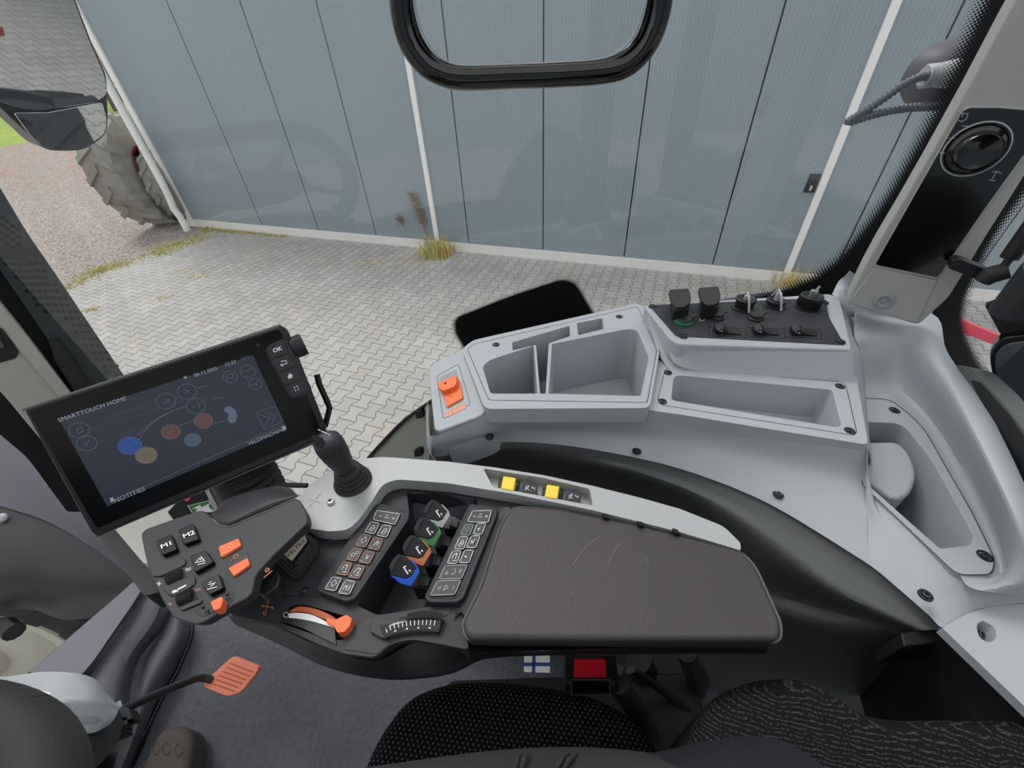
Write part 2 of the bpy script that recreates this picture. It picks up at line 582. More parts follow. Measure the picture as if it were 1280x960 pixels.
flat('meadow_ground', [(-140, -10), (60, -10), (60, 130), (-140, 130)], GZ - .03, M['meadow'], 'green meadow behind the yard')

# cladding wall with its frame
bm = bmesh.new()
def wl(u, z, off=0.): return W0 + WD * u + Vector((0, 0, z - GZ)) + WN * off
U0 = (WP.hit(243, 285) - W0).dot(WD); TOP = 3.6
def wbox(bm, u0, u1, z0, z1, d0, d1):
    prism(bm, [wl(u0, z0, d1), wl(u1, z0, d1), wl(u1, z1, d1), wl(u0, z1, d1)], -WN * (d1 - d0))
wall = bpy.data.objects.new('wall_right', None); COL.objects.link(wall)
tag(wall, 'hall wall clad in blue grey ribbed panels with white frame', kind='structure')
seam_px = [(293, 200), (368, 200), (446, 200), (574, 200), (679, 200), (796, 200), (927, 200), (1110, 200)]
us = [(WP.hit(*p) - W0).dot(WD) for p in seam_px]
strip_px = [(531, 200), (1040, 200)]
ss = [(WP.hit(*p) - W0).dot(WD) for p in strip_px]
cuts = sorted([U0] + us + ss + [us[-1] + 1.5 * k for k in range(1, 12)])
wm = Matrix((( WD.x, WN.x, 0, W0.x), (WD.y, WN.y, 0, W0.y), (0, 0, 1, 0), (0, 0, 0, 1)))
for a, b in zip(cuts[:-1], cuts[1:]):
    bm = bmesh.new(); g = .009
    prism(bm, [Vector((x, y, z)) for x, y, z in ((a + g, 0, GZ + .16), (b - g, 0, GZ + .16), (b - g, 0, TOP), (a + g, 0, TOP))], Vector((0, -.12, 0)))
    o = obj('wall_panel', bm, M['wall'], smooth=False, bevel=.004, seg=1); o.parent = wall; o.matrix_local = wm
bm = bmesh.new(); wbox(bm, U0, cuts[-1], GZ, TOP, -.2, -.06); obj('wall_backing', bm, M['black2'], wall, smooth=False)
bm = bmesh.new(); wbox(bm, U0 - .16, cuts[-1], GZ - .02, GZ + .155, -.1, .03); obj('base_kerb', bm, M['concrete_white'], wall, smooth=False)
for s in ss:
    bm = bmesh.new(); wbox(bm, s - .042, s + .042, GZ + .15, TOP, -.05, .035); obj('frame_post', bm, M['paint_white'], wall, smooth=False)
bm = bmesh.new(); wbox(bm, U0 - .02, U0 + .1, GZ, TOP, -.1, .04); wbox(bm, U0 - .2, U0 - .05, GZ + .1, TOP, -.5, -.06); obj('corner_post', bm, M['paint_white'], wall, smooth=False)
bm = bmesh.new()
hp = WP.hit(1020, 228); hu = (hp - W0).dot(WD)
wbox(bm, hu - .1, hu + .02, hp.z - .12, hp.z + .1, 0, .02)
e = obj('door_latch', bm, M['metal_dk'], wall, bevel=.003)
bm = bmesh.new(); wbox(bm, hu - .06, hu - .03, hp.z - .09, hp.z - .03, .02, .05); obj('latch_lever', bm, M['chrome'], wall, bevel=.003)

# rain pipe at the corner
bm = bmesh.new()
pb = corner + WN * .10 - WD * .12
tube(bm, cr([pb + Vector((.03, .0, 5.0)), pb + Vector((.03, 0, 2.2)), pb + Vector((.03, 0, 1.0)), pb + Vector((.0, .0, .62)), pb + Vector((-.02, 0, .48)), pb + Vector((.02, 0, .3)), pb + Vector((.02, 0, 0))], 6), .07, 14)
tag(obj('drain_pipe', bm, M['paint_white']), 'white drain pipe bending at the foot of the wall corner', 'pipe')

# farm wheels standing behind the corner
def farm_wheel(name, c, axis, R, Wd, label, cat, lugs, mt, mr, rimR, group=None, dish=.1):
    t = thing(name, (c[0], c[1], c[2] - R), label, cat, group)
    bm = bmesh.new(); w = Vector(axis).normalized()
    hw = Wd / 2
    prof = [(rimR, -hw * .75), (rimR + .04, -hw * .9), (R * .8, -hw * 1.02), (R * .93, -hw * .95), (R * .955, -hw * .6), (R * .965, 0), (R * .955, hw * .6), (R * .93, hw * .95), (R * .8, hw * 1.02), (rimR + .04, hw * .9), (rimR, hw * .75)]
    lathe(bm, c, w, prof, 56)
    a = Vector((0, 0, 1)); a = (a - w * a.dot(w)).normalized(); b = w.cross(a); C = Vector(c)
    def P(r, th, h): return C + (a * math.cos(th) + b * math.sin(th)) * r + w * h
    for k in range(lugs):
        for sgn in (-1, 1):
            th0 = 2 * math.pi * (k + (.5 if sgn > 0 else 0)) / lugs
            dth = 2 * math.pi / lugs * .34
            path = [(R * .80, th0 + .10, 1.03), (R * .93, th0 + .08, 1.0), (R, th0 + .05, .9), (R, th0 - .05, .45), (R, th0 - .16, -.04)]
            vs = []
            for r, th, h in path:
                inr = r - .085 * R / 1.0 * (1 if r > R * .97 else .55)
                vs.append([bm.verts.new(P(rr, th + dd, h * hw * sgn)) for rr, dd in ((inr, -dth * .6), (r, -dth * .42), (r, dth * .42), (inr, dth * .6))])
            for p, q in zip(vs[:-1], vs[1:]):
                for i in range(4): bm.faces.new((p[i], p[(i + 1) % 4], q[(i + 1) % 4], q[i]))
            bm.faces.new(vs[0][::-1]); bm.faces.new(vs[-1])
    obj('tyre', bm, mt, t, ang=40)
    bm = bmesh.new()
    for sg in (1, -1):
        lathe(bm, c, w * sg, [(rimR + .02, hw * .8), (rimR + .01, hw * .86), (rimR - .03, hw * .84), (rimR - .05, hw * .5), (rimR - .07, hw * .45), (rimR * .6, hw * dish), (rimR * .4, hw * dish), (rimR * .36, hw * (dish + .3)), (rimR * .2, hw * (dish + .3)), (0, hw * (dish + .3))], 40)
    obj('rim', bm, mr, t)
    return t

ax = Vector((1, .05, .05))
cw = Vector((G.hit(186, 290).x - .2, G.hit(186, 290).y + .75, 0))
R1 = 1.12
wb = G.hit(203, 288)
c1 = (wb.x - .26, wb.y + .62, GZ + R1)
farm_wheel('tractor_wheel', c1, ax, R1, .68, 'large dusty tractor wheel with deep lugs, bigger of the two behind the wall corner', 'wheel', 17, M['tyre'], M['rim_red'], .47, 'spare wheels behind the wall corner')
c2 = Vector(c1) + ax.normalized() * .62 + Vector((0, .12, -.32))
farm_wheel('tractor_wheel', c2, ax, .84, .40, 'smaller dusty tractor wheel half hidden by the white wall corner', 'wheel', 17, M['tyre'], M['rim_red'], .42, 'spare wheels behind the wall corner')

# weeds and verge
def blade(bm, p, h, w, lean, mi=0, n=3):
    d = Vector((random.uniform(-1, 1), random.uniform(-1, 1), 0)).normalized()
    s = Vector((-d.y, d.x, 0)) * w
    prev = None
    for k in range(n + 1):
        t = k / n
        c = p + Vector((0, 0, h * t * (1 - .25 * lean * t))) + d * (lean * h * t * t)
        q = s * (1 - t) ** .8
        cur = (bm.verts.new(c - q), bm.verts.new(c + q + d * .001))
        if prev: f = bm.faces.new((prev[0], prev[1], cur[1], cur[0])); f.material_index = mi
        prev = cur

def clump(name, cx, cy, rad, n, h, label, cat, mats, mix=.5, group=None):
    bm = bmesh.new()
    for i in range(n):
        a = random.uniform(0, 6.28); r = rad * random.random() ** .7
        blade(bm, Vector((cx + math.cos(a) * r, cy + math.sin(a) * r, GZ)), h * random.uniform(.4, 1), .006, random.uniform(.2, .9), 0 if random.random() < mix else 1)
    return tag(obj(name, bm, mats, smooth=False), label, cat, group)

w1 = G.hit(548, 318); clump('grass_clump', w1.x, w1.y + .02, .34, 420, .42, 'yellow green grass clump at the foot of the middle white post', 'weed', [M['straw'], M['grass']], .6)
w2 = G.hit(990, 352); clump('grass_clump', w2.x, w2.y + .05, .30, 320, .38, 'dry straw grass clump at the foot of the right white post', 'weed', [M['straw'], M['grass']], .92)
def seedstalk(px, top, label, br):
    b = G.hit(*px); t = WP.hit(*top, .06); b = Vector((b.x, b.y, GZ))
    th = thing('dry_weed', b, label, 'weed', 'dry weeds along the hall wall')
    bm = bmesh.new(); path = cr([b, b.lerp(t, .5) + Vector((.04, 0, .03)), t], 8); tube(bm, path, .009, 6); obj('stem', bm, M['seedhead'], th)
    bm = bmesh.new()
    for k in range(br):
        s = random.uniform(.4, 1) if br > 100 else random.uniform(.75, 1)
        p = path[int(s * (len(path) - 1))]
        d = Vector((random.uniform(-1, 1), random.uniform(-.5, .2), random.uniform(.2, 1.2))).normalized()
        L = random.uniform(.06, .2) * (1.6 - s); q = p + d * L
        tube(bm, [p, q], [.003, .002], 3)
        for j in range(3):
            c = p.lerp(q, random.uniform(.4, 1)); bmesh.ops.create_icosphere(bm, subdivisions=1, radius=random.uniform(.006, .012), matrix=Matrix.Translation(c))
    obj('seed_head', bm, M['seedhead'], th)
seedstalk((536, 311), (513, 242), 'tall dry weed with brown feathery seed heads left of the middle post', 150)
seedstalk((514, 306), (497, 273), 'short thin dry weed stalk, further left of the middle post', 30)

bm = bmesh.new()
gn = Vector((-gd.y, gd.x, 0))
L = (gA - gB).length
for i in range(5200):
    s = random.random() ** .8 * (L + 3); wob = math.sin(s * 2.1) * .12 + math.sin(s * 5.3) * .07
    wd = .10 + .28 * math.exp(-s * .35)
    p = gB + gd * s + gn * (random.gauss(0, wd * .6) + wob)
    if random.random() < .35 + .3 * noise.noise(Vector((p.x * 2, p.y * 2, 0))): pass
    else:
        if noise.noise(Vector((p.x * 1.7, p.y * 1.7, 3))) < -.05: continue
    blade(bm, Vector((p.x, p.y, GZ)), random.uniform(.02, .09), .006, random.uniform(.3, 1), 0 if random.random() < .55 else 1, 2)
for i in range(900):
    p = Vector((W0.x, W0.y, GZ)) + WD * (random.random() ** 1.6 * 2.4 - .25) + WN * (.08 + abs(random.gauss(0, .07)))
    blade(bm, p, random.uniform(.02, .08), .006, random.uniform(.3, 1), 0 if random.random() < .5 else 1, 2)
for q, rr, nn in (((520, 325), .5, 260), ((465, 328), .25, 120), ((250, 345), .2, 90), ((205, 372), .18, 90), ((113, 387), .12, 120), ((240, 338), .3, 60), ((975, 357), .5, 260), ((310, 332), .3, 60)):
    c = G.hit(*q)
    for i in range(nn): blade(bm, Vector((c.x + random.gauss(0, rr * .6), c.y + random.gauss(0, rr * .35), GZ)), random.uniform(.01, .04), .006, 1., 1 if random.random() < .2 else 0, 2)
tag(obj('verge_grass', bm, [M['straw'], M['grass']], smooth=False), 'thin green and yellow grass growing along the paving edge', 'grass', kind='stuff')

# trees far beyond the meadow
def tree(x, y, h, m, label):
    t = thing('tree', (x, y, GZ), label, 'tree', 'trees beyond the meadow')
    bm = bmesh.new(); tube(bm, [(x, y, GZ), (x, y, GZ + h * .6)], [h * .03, h * .012], 8)
    for k in range(6): a = k * 1.05; tube(bm, [(x, y, GZ + h * (.3 + .04 * k)), (x + math.cos(a) * h * .2, y + math.sin(a) * h * .2, GZ + h * (.5 + .05 * k))], [h * .01, h * .003], 5)
    obj('trunk', bm, M['bark'], t)
    bm = bmesh.new()
    for k in range(900):
        d = Vector((random.gauss(0, 1), random.gauss(0, 1), random.gauss(0, 1))).normalized() * random.random() ** .4
        p = Vector((x, y, GZ + h * .62)) + Vector((d.x * h * .3, d.y * h * .3, d.z * h * .38))
        n = Vector((random.gauss(0, 1), random.gauss(0, 1), random.gauss(0, 1))).normalized(); s = n.orthogonal().normalized() * h * .03; u = n.cross(s)
        bm.faces.new([bm.verts.new(p + q) for q in (s, u, -s, -u)])
    obj('crown', bm, m, t, smooth=False)
for px, dist, h, m, lb in ((118, 62, 7, 'leaf', 'orange autumn tree beyond the meadow, nearest the mirror edge'), (95, 70, 8, 'leafg', 'green tree beyond the meadow, behind the mirror'), (134, 80, 6, 'leafg', 'small green tree far off beside the orange one'), (158, 90, 8, 'leaf', 'orange autumn tree hidden behind the wall corner'), (20, 75, 9, 'leafg', 'tall green tree far behind the mirror housing')):
    d = ray(px, 90); d.z = 0; d.normalize(); tree(d.x * dist, d.y * dist, h, M[m], lb)
# ================================================================== CAB SHELL
def P(z, pts): return [at(x, y, z) for x, y in pts]
def PZ(pts): return [at(x, y, z) for x, y, z in pts]

def screw(parent, px, pl, r=.0041, out=0., label=None):
    bm = bmesh.new(); o = pl.hit(*px, out)
    lathe(bm, o, pl.n, [(r * 1.75, -.001), (r * 1.7, .0008), (r * 1.25, .0012), (r * 1.15, -.0004), (r * 1.0, -.0002), (r * .95, .0022), (r * .5, .0028), (r * .45, .001), (0, .001)], 18, mifn=lambda i: 1 if i < 2 else 0)
    return obj('screw', bm, [M['screw'], M['black']], parent)

# ---- side console
con = thing('side_console', (.2, .55, .0), 'light grey moulded side console with storage pockets and socket panel', 'console')
# storage pocket module (B)
B_OUT = rp([(577, 436, 8), (592, 425, 6), (797, 379, 6), (806, 384, 6), (825, 437, 10), (812, 510, 8), (606, 511, 8)], 6)
pB = H(.766)
hA = rp([(603, 458, 4), (612, 450, 8), (667, 432, 1), (672, 492, 1), (613, 492, 4)], 2)
hS = rp([(640, 428, 1), (712, 407, 2), (713, 420, 1), (686, 429, 2), (682, 492, 1), (675, 492, 1), (670, 431, 1), (641, 438, 1)], 1)
hC = rp([(721, 404, 1), (753, 397.5, 1), (755, 411, 1), (723, 419, 1)], 1)
hB = rp([(690, 430, 1), (785, 411, 6), (797, 413, 4), (811, 447, 3), (801, 495, 3), (685.5, 492, 1)], 2)
holeslab('pocket_tray', B_OUT, [(hA, .11, .96), (hS, .12, .97), (hC, .05, .95), (hB, .12, .94)], pB, M['console'], con, thick=.03, bevel=.0022, seg=3)
strokes('panel_seam', [rp([(584, 436, 3), (592, 430, 3), (797, 383, 3), (821, 438, 3), (809, 503, 3), (611, 500, 3)], 3)], pB, M['seam'], con, w=.0011, out=.0003, closed=True)
screw(con, (620, 431), pB); screw(con, (774, 396), pB)
# front block with the orange lever (A)
aN = [at(536, 458, .742), at(578, 437, .756), at(612, 514, .752)]
pA = plane3(*aN)
slab('front_block', rp([(535, 459, 7), (574, 438, 5), (588, 433, 2), (618, 505, 4), (600, 520, 6), (543, 541, 9)], 5), pA, M['console'], con, thick=.105, bevel=.006, seg=4)
strokes('panel_seam', [rp([(546, 470, 4), (573, 455, 4), (588, 505, 4), (554, 524, 4)], 4)], pA, M['seam'], con, w=.0009, out=.0003, closed=True)
sw = slab('switch_recess', rp([(548, 472, 3), (570, 461, 2), (579, 501, 2), (560, 511, 2)], 3), pA, M['tray'], con, out=.0006, thick=.004, bevel=.001)
bm = bmesh.new(); prism(bm, ring(pA, rp([(551, 482, 3), (573, 472, 3), (579, 497, 2), (558, 509, 2)], 2), .004), -pA.n * .006)
prism(bm, ring(pA, rp([(547.5, 478, 3), (571, 468, 3), (571, 478, 2), (568, 483, 3), (553, 489, 3), (548, 485, 2)], 3), .013), -pA.n * .011)
eo = obj('emergency_switch', bm, M['orange'], con, bevel=.0015); eo['label'] = 'bright orange hinged switch'
strokes('switch_mark', [[(563 + 3 * math.cos(a), 493 + 2.6 * math.sin(a)) for a in [k * .7 for k in range(9)]]], pA, M['orange2'], con, w=.0006, out=.0046)
slab('hole_mark', rp([(555, 478), (558, 477), (558, 480), (555, 480)], 1), pA, M['black2'], con, out=.0135, thick=.001, bevel=0)
lab = slab('warning_sticker', [(556.5, 516), (581, 504), (582, 510), (557.5, 522)], pA, M['orange_print'], con, out=.0007, thick=.0006, bevel=0)
lab['label'] = 'small orange sticker'
strokes('sticker_print', [[(558.5, 517), (563, 515), (563.5, 518), (559, 520), (558.5, 517)], [(566, 515), (573, 511.5)], [(566.5, 516.5), (573.5, 513)], [(575.5, 509), (580, 507), (580.5, 510), (576, 512), (575.5, 509)]], pA, M['white'], con, w=.0006, out=.0012)
# socket plateau (C)
pC = H(.80)
C_OUT = rp([(804, 381, 5), (1036, 367, 3), (1050, 372, 4), (1056, 395, 8), (1066, 437, 6), (848, 430, 6), (838, 424, 4)], 4)
slab('socket_plateau', C_OUT, pC, M['console'], con, thick=.12, bevel=.0035, seg=3)
bm = loft([PZ([(806, 384, .797), (846, 430, .797), (1065, 438.5, .797)]), PZ([(814, 412, .778), (841, 452, .766), (1067, 466, .766)]), PZ([(826, 448, .757), (836, 462, .752), (1068, 478, .752)])], n=30, sub=4, curve=False)
obj('plateau_slope', bm, M['console'], con)
PAN = rp([(811, 381, 3), (1021, 372.5, 2), (1034, 375, 2), (1035, 394, 10), (1056, 431, 2), (845, 420, 3)], 3)
pan = slab('socket_panel', PAN, pC, M['arm'], con, out=.0012, thick=.004, bevel=.0006)
pP = H(.8012)
for s in ((816, 383), (854, 420), (1030, 378), (1050, 427)): screw(con, s, pP, r=.0046)
# flip-lid sockets
for i, (x, y) in enumerate(((850, 377), (887, 374.5))):
    bm = bmesh.new()
    prism(bm, ring(pP, rp([(x - 13, y + 2), (x + 11, y + 0), (x + 17, y + 17), (x - 9, y + 19)], 2), .006), -pP.n * .006)
    prism(bm, ring(H(.8012), rp([(x - 10, y + 0), (x + 12, y - 1), (x + 13, y + 9), (x - 8, y + 11)], 3), .024), Vector((0, 0, -.02)))
    prism(bm, ring(pP, rp([(x - 14, y - 15, 2), (x + 11, y - 17, 2), (x + 15, y - 2, 6), (x + 8, y + 6, 4), (x - 4, y + 7, 4), (x - 10, y + 1, 3)], 3), .033), Vector((0, 0, -.009)))
    o = obj('power_socket', bm, M['black'], con, bevel=.0016); o['label'] = 'black socket with a raised square flip lid'
# round capped sockets
def cap(x, y, r, h, col='black', nm='round_socket'):
    bm = bmesh.new(); o = pP.hit(x, y)
    lathe(bm, o, pP.n, [(r * 1.25, 0), (r * 1.25, .002), (r, .003), (r, h * .7), (r * 1.08, h * .75), (r * 1.08, h), (r * .9, h + .001), (r * .6, h - .002), (0, h - .002)], 28)
    return obj(nm, bm, M[col], con)
cap(929, 385, .0165, .020); cap(968, 382, .0155, .012)
k = cap(1009, 384, .0175, .024, nm='cigarette_socket')
bm = bmesh.new(); o = pP.hit(1009, 384)
for j in range(26):
    a = j * 2 * math.pi / 26; c = o + Vector((math.cos(a) * .0188, math.sin(a) * .0188, .004)); tube(bm, [c, c + Vector((0, 0, .016))], .0012, 5)
obj('grip_ribs', bm, M['black'], con)
bm = bmesh.new(); tube(bm, [o + Vector((0, 0, .022)), o + Vector((0, 0, .034))], .006, 14); tube(bm, [o + Vector((.004, .002, .031)), o + Vector((.022, .022, .030))], .0022, 6); obj('chrome_stud', bm, M['chrome'], con)
for x, y in ((929, 385), (968, 382)):
    bm = bmesh.new(); o = pP.hit(x, y)
    tube(bm, cr([o + Vector((-.002, -.026, .004)), o + Vector((-.004, -.015, .026)), o + Vector((0, .0, .028)), o + Vector((.004, .012, .026)), o + Vector((.003, .022, .01))], 6), .0022, 6)
    tube(bm, [o + Vector((0, 0, .012)), o + Vector((0, 0, .026))], .005, 12)
    obj('chrome_wire', bm, M['lsilver'], con)
def lid(x, y, r, col, nm):
    bm = bmesh.new(); o = pP.hit(x, y)
    lathe(bm, o, pP.n, [(r * 1.18, 0), (r * 1.18, .003), (r, .0045), (r, .008), (r * .92, .010), (0, .0105)], 28, mifn=lambda i: 1 if i < 3 else 0)
    prism(bm, [o + Vector(q) for q in ((r * .7, -r * .3, .010), (r * 1.7, .0 * r, .013), (r * 1.6, r * .4, .013), (r * .6, r * .5, .010))], Vector((0, 0, -.003)))
    return obj(nm, bm, [M['black'], M[col]], con, bevel=.0005)
q = lid(854, 402, .0150, 'green_lid', 'socket_lid'); q['label'] = 'round socket lid with a dark green ring'
lid(896, 397, .0105, 'black', 'socket_lid'); lid(944, 398, .0118, 'black', 'socket_lid')
# rocker switches
for i, x in enumerate((886, 934, 981)):
    pts = [(x, 408 + i * .8), (x + 44, 410 + i * .8), (x + 47, 421.5 + i), (x + 1, 419.5 + i)]
    strokes('switch_frame', [pts], pP, M['black2'], con, w=.0012, out=.0005, closed=True)
    bm = bmesh.new()
    a, b, c, d = [pP.hit(px, py) for px, py in ((x + 5, 410.5 + i * .8), (x + 38, 412 + i * .8), (x + 41, 419 + i * .8), (x + 8, 418 + i * .8))]
    u = Vector((0, 0, 1))
    prof = [(0, .001), (.0, .009), (.25, .0125), (.5, .0045), (.8, .003), (1, .0015)]
    r1 = [bm.verts.new(a.lerp(b, t) + u * h) for t, h in prof]; r2 = [bm.verts.new(d.lerp(c, t) + u * h) for t, h in prof]
    for k in range(len(prof) - 1): bm.faces.new((r1[k], r1[k + 1], r2[k + 1], r2[k]))
    bm.faces.new(r1[::-1]); bm.faces.new(r2)
    o = obj('rocker_switch', bm, M['black'], con, bevel=.0008)
for (x, y) in ((868, 394), (871, 400), (905, 393), (907, 401), (953, 402)):
    strokes('socket_mark', [[(x - 2, y), (x + 2, y)], [(x - 2, y + 1.5), (x + 2, y + 1.5)]], pP, M['grey_print'], con, w=.0006)
strokes('lamp_symbol', [[(875, 398), (875, 401), (880, 401), (880, 398)], [(876, 396.5), (879, 396.5)]], pP, M['white'], con, w=.0008)
for x, y in ((897, 411), (946, 412.5), (994, 414)): strokes('rocker_symbol', [[(x, y), (x + 4, y + 3)], [(x + 5, y + .6), (x + 6, y + 3.4)]], H(.811), M['grey_print'], con, w=.0007)
# lower tray module (D)
pD = H(.752)
D_OUT = rp([(802, 498, 6), (812, 446, 5), (838, 455, 5), (1070, 468, 6), (1086, 556, 7), (960, 536, 0), (850, 518, 0), (800, 511, 5)], 4)
hD = rp([(842, 471, 4), (850, 469, 4), (1040, 487, 4), (1052, 532, 4), (1046, 534, 4), (839, 500, 5)], 4)
holeslab('lower_tray', D_OUT, [(hD, .062, .96)], pD, M['console'], con, thick=.04, bevel=.0025, seg=3)
strokes('panel_seam', [rp([(832, 460, 5), (842, 461, 3), (1050, 477, 6), (1057, 480, 3), (1071, 540, 4), (1067, 544, 4), (826, 506, 6), (822, 500, 4)], 4)], pD, M['seam'], con, w=.0010, out=.0003, closed=True)
for s in ((835, 466), (828, 502), (1050, 483), (1062, 538.5)): screw(con, s, pD)
# apron below the rim
bm = loft([PZ([(541, 545, .735), (556, 541, .735), (600, 522, .745), (612, 513, .758), (700, 510, .758), (780, 511, .756), (850, 518, .750), (960, 536, .749), (1086, 556, .749)]),
           PZ([(539, 556, .715), (556, 552, .715), (603, 541, .712), (640, 532, .712), (700, 531, .712), (780, 534, .712), (850, 544, .710), (960, 567, .708), (1084, 595, .706)]),
           PZ([(538, 563, .69), (560, 560, .69), (605, 548, .69), (640, 541, .69), (700, 540, .69), (780, 546, .69), (850, 562, .69), (960, 592, .69), (1084, 628, .69)]),
           PZ([(540, 570, .668), (556, 570, .668), (590, 559, .668), (630, 552.5, .668), (700, 556, .668), (780, 569, .668), (860, 589, .668), (960, 629, .668), (1084, 704, .668)])], n=90, sub=4, curve=True)
obj('apron', bm, M['console'], con)
bm = loft([PZ([(535, 500, .73), (536, 540, .728), (541, 545, .735)]), PZ([(533, 520, .69), (534, 556, .69), (539, 566, .69)]), PZ([(535, 545, .64), (537, 566, .64), (541, 571, .66)])], n=12, sub=3)
obj('apron_end', bm, M['console'], con)
# rear apron sweeping down behind the seat + rear pocket (E)
bm = loft([PZ([(1084, 556, .749), (1084, 585, .715), (1082, 606, .6985), (1120, 646, .6985), (1160, 683, .6985), (1197, 716, .6985), (1236, 716, .6985), (1290, 716, .6985)]),
           PZ([(1082, 628, .69), (1093, 645, .689), (1105, 660, .688), (1135, 690, .687), (1165, 715, .687), (1200, 736, .687), (1240, 742, .687), (1290, 738, .687)]),
           PZ([(1082, 703, .668), (1095, 712, .668), (1120, 733, .668), (1160, 768, .668), (1180, 785, .668), (1207, 768, .670), (1240, 758, .672), (1290, 753, .674)])], n=60, sub=4, curve=True)
obj('rear_apron', bm, M['console'], con)
for s, z in (((612, 546), .705), ((796, 564), .676), ((973, 618), .676), ((1157, 744), .69)): screw(con, s, H(z), r=.0042, out=.002)
pE = H(.700)
E_OUT = rp([(1070, 497, 3), (1113, 499, 10), (1152, 530, 20), (1215, 640, 10), (1244, 700, 8), (1240, 718, 8), (1197, 719, 14), (1078, 606, 4)], 6)
hE = rp([(1073, 527, 3), (1128, 529, 14), (1165, 575, 18), (1218, 672, 4), (1212, 682, 4), (1175, 686, 4), (1078, 600, 3)], 6)
holeslab('rear_pocket', E_OUT, [(hE, .115, .97)], pE, M['console'], con, thick=.02, bevel=.0025, seg=3)
strokes('panel_seam', [E_OUT], H(.7005), M['seam'], con, w=.0012, out=.0003, closed=True)
for s in ((1077, 510), (1118, 513), (1231, 695)): screw(con, s, pE, r=.0046)
bm = bmesh.new()
prism(bm, ring(H(.688), rp([(1070, 552, 8), (1122, 551, 14), (1138, 566, 14), (1148, 592, 14), (1140, 616, 14), (1122, 626, 14), (1070, 590, 4)], 10, 5)), Vector((0, 0, -.10)), taper=1.03)
obj('pocket_bulge', bm, M['console'], con, bevel=.013, seg=5)
# trough and ridge around the pocket
bm = loft([PZ([(1070, 500, .6985), (1111, 501, .6985), (1148, 532, .6985), (1181, 586, .6985), (1211, 641, .6985), (1240, 700, .6985), (1236, 714, .6985), (1198, 714, .6985)]),
           PZ([(1072, 478, .700), (1116, 482, .700), (1160, 520, .70), (1197, 576, .70), (1228, 634, .70), (1252, 692, .70), (1252, 722, .70), (1212, 734, .70)]),
           PZ([(1075, 440, .745), (1130, 432, .76), (1170, 480, .765), (1208, 545, .765), (1240, 608, .765), (1264, 668, .755), (1276, 722, .73), (1256, 742, .705)]),
           PZ([(1068, 420, .77), (1140, 408, .775), (1177, 456, .785), (1214, 524, .785), (1247, 590, .785), (1276, 652, .775), (1296, 704, .745), (1300, 745, .71)]),
           PZ([(1068, 385, .78), (1165, 392, .76), (1184, 440, .765), (1230, 505, .77), (1262, 565, .77), (1290, 625, .765), (1320, 680, .75), (1320, 745, .71)])], n=60, sub=5)
obj('rear_shoulder', bm, M['console'], con)
bm = loft([PZ([(1046, 372, .798), (1052, 395, .798), (1060, 437, .798), (1064, 468, .752), (1080, 556, .747)]),
           PZ([(1056, 375, .77), (1064, 398, .76), (1075, 440, .75), (1078, 480, .72), (1088, 566, .72)]),
           PZ([(1066, 378, .76), (1074, 400, .73), (1080, 445, .715), (1082, 490, .695), (1090, 580, .69)])], n=30, sub=4, curve=False)
obj('inner_step', bm, M['console'], con)
# far body behind the pillar foot
bm = loft([PZ([(1040, 368, .795), (1048, 352, .81), (1056, 345, .83), (1062, 338, .85)]), PZ([(1046, 374, .80), (1060, 368, .80), (1070, 362, .81), (1090, 360, .82)]), PZ([(1062, 396, .77), (1085, 400, .765), (1110, 405, .76), (1145, 410, .755)])], n=16, sub=4)
obj('pillar_root', bm, M['console'], con)

# corner panel behind the seat, lower right
cp = thing('corner_panel', at(1230, 800, .62), 'light grey corner trim panel at the lower right, recessed screw', 'trim panel')
pK = H(.672)
hK = rp([(1220, 781, 5), (1228, 775, 5), (1244, 784, 6), (1246, 798, 6), (1236, 804, 6), (1224, 797, 6)], 5)
holeslab('panel', rp([(1178, 785, 2), (1205, 768, 20), (1240, 757, 20), (1330, 752, 0), (1330, 930, 0)], 6), [(hK, .016, .8)], pK, M['console'], cp, thick=.012, bevel=.003, seg=3)
screw(cp, (1235, 796), H(.656), r=.006)

# ---- dark lower side panel
lp = thing('lower_side_panel', (.2, .55, 0), 'charcoal moulded lower side panel between the armrest and the grey console', 'side panel')
Lr = [(541, 567), (556, 567), (590, 556), (630, 549.5), (700, 553), (780, 566), (862, 586), (962, 626), (1054, 679), (1114, 725), (1180, 784)]
bm = loft([[at(x, y, .666) for x, y in Lr],
           PZ([(545, 575, .65), (560, 575, .65), (592, 567, .65), (632, 561, .65), (702, 565, .65), (782, 579, .65), (862, 603, .65), (955, 648, .65), (1042, 700, .65), (1100, 738, .65), (1165, 787, .652)]),
           PZ([(547, 582, .61), (563, 584, .61), (598, 577, .61), (638, 571, .61), (704, 577, .62), (782, 592, .63), (855, 618, .632), (915, 652, .632), (985, 700, .635), (1050, 742, .64), (1150, 788, .645)]),
           PZ([(547, 600, .55), (563, 602, .55), (598, 596, .54), (638, 592, .53), (704, 598, .52), (778, 615, .51), (842, 648, .51), (890, 690, .52), (945, 730, .54), (1030, 757, .58), (1140, 790, .63)]),
           PZ([(550, 640, .42), (570, 645, .42), (610, 650, .40), (650, 655, .38), (720, 670, .36), (790, 690, .36), (850, 715, .39), (900, 745, .44), (965, 775, .50), (1045, 795, .55), (1130, 805, .58)]),
           PZ([(545, 760, .1), (575, 760, .1), (630, 765, .1), (680, 775, .1), (750, 790, .1), (810, 805, .12), (860, 820, .15), (930, 850, .2), (1000, 870, .25), (1060, 870, .32), (1120, 850, .42)]),
           PZ([(540, 800, .0), (575, 800, .0), (630, 805, .0), (680, 812, .0), (750, 825, .0), (810, 840, .0), (860, 850, .0), (930, 880, .0), (1000, 900, .0), (1060, 910, .0), (1120, 905, .1)])], n=90, sub=6)
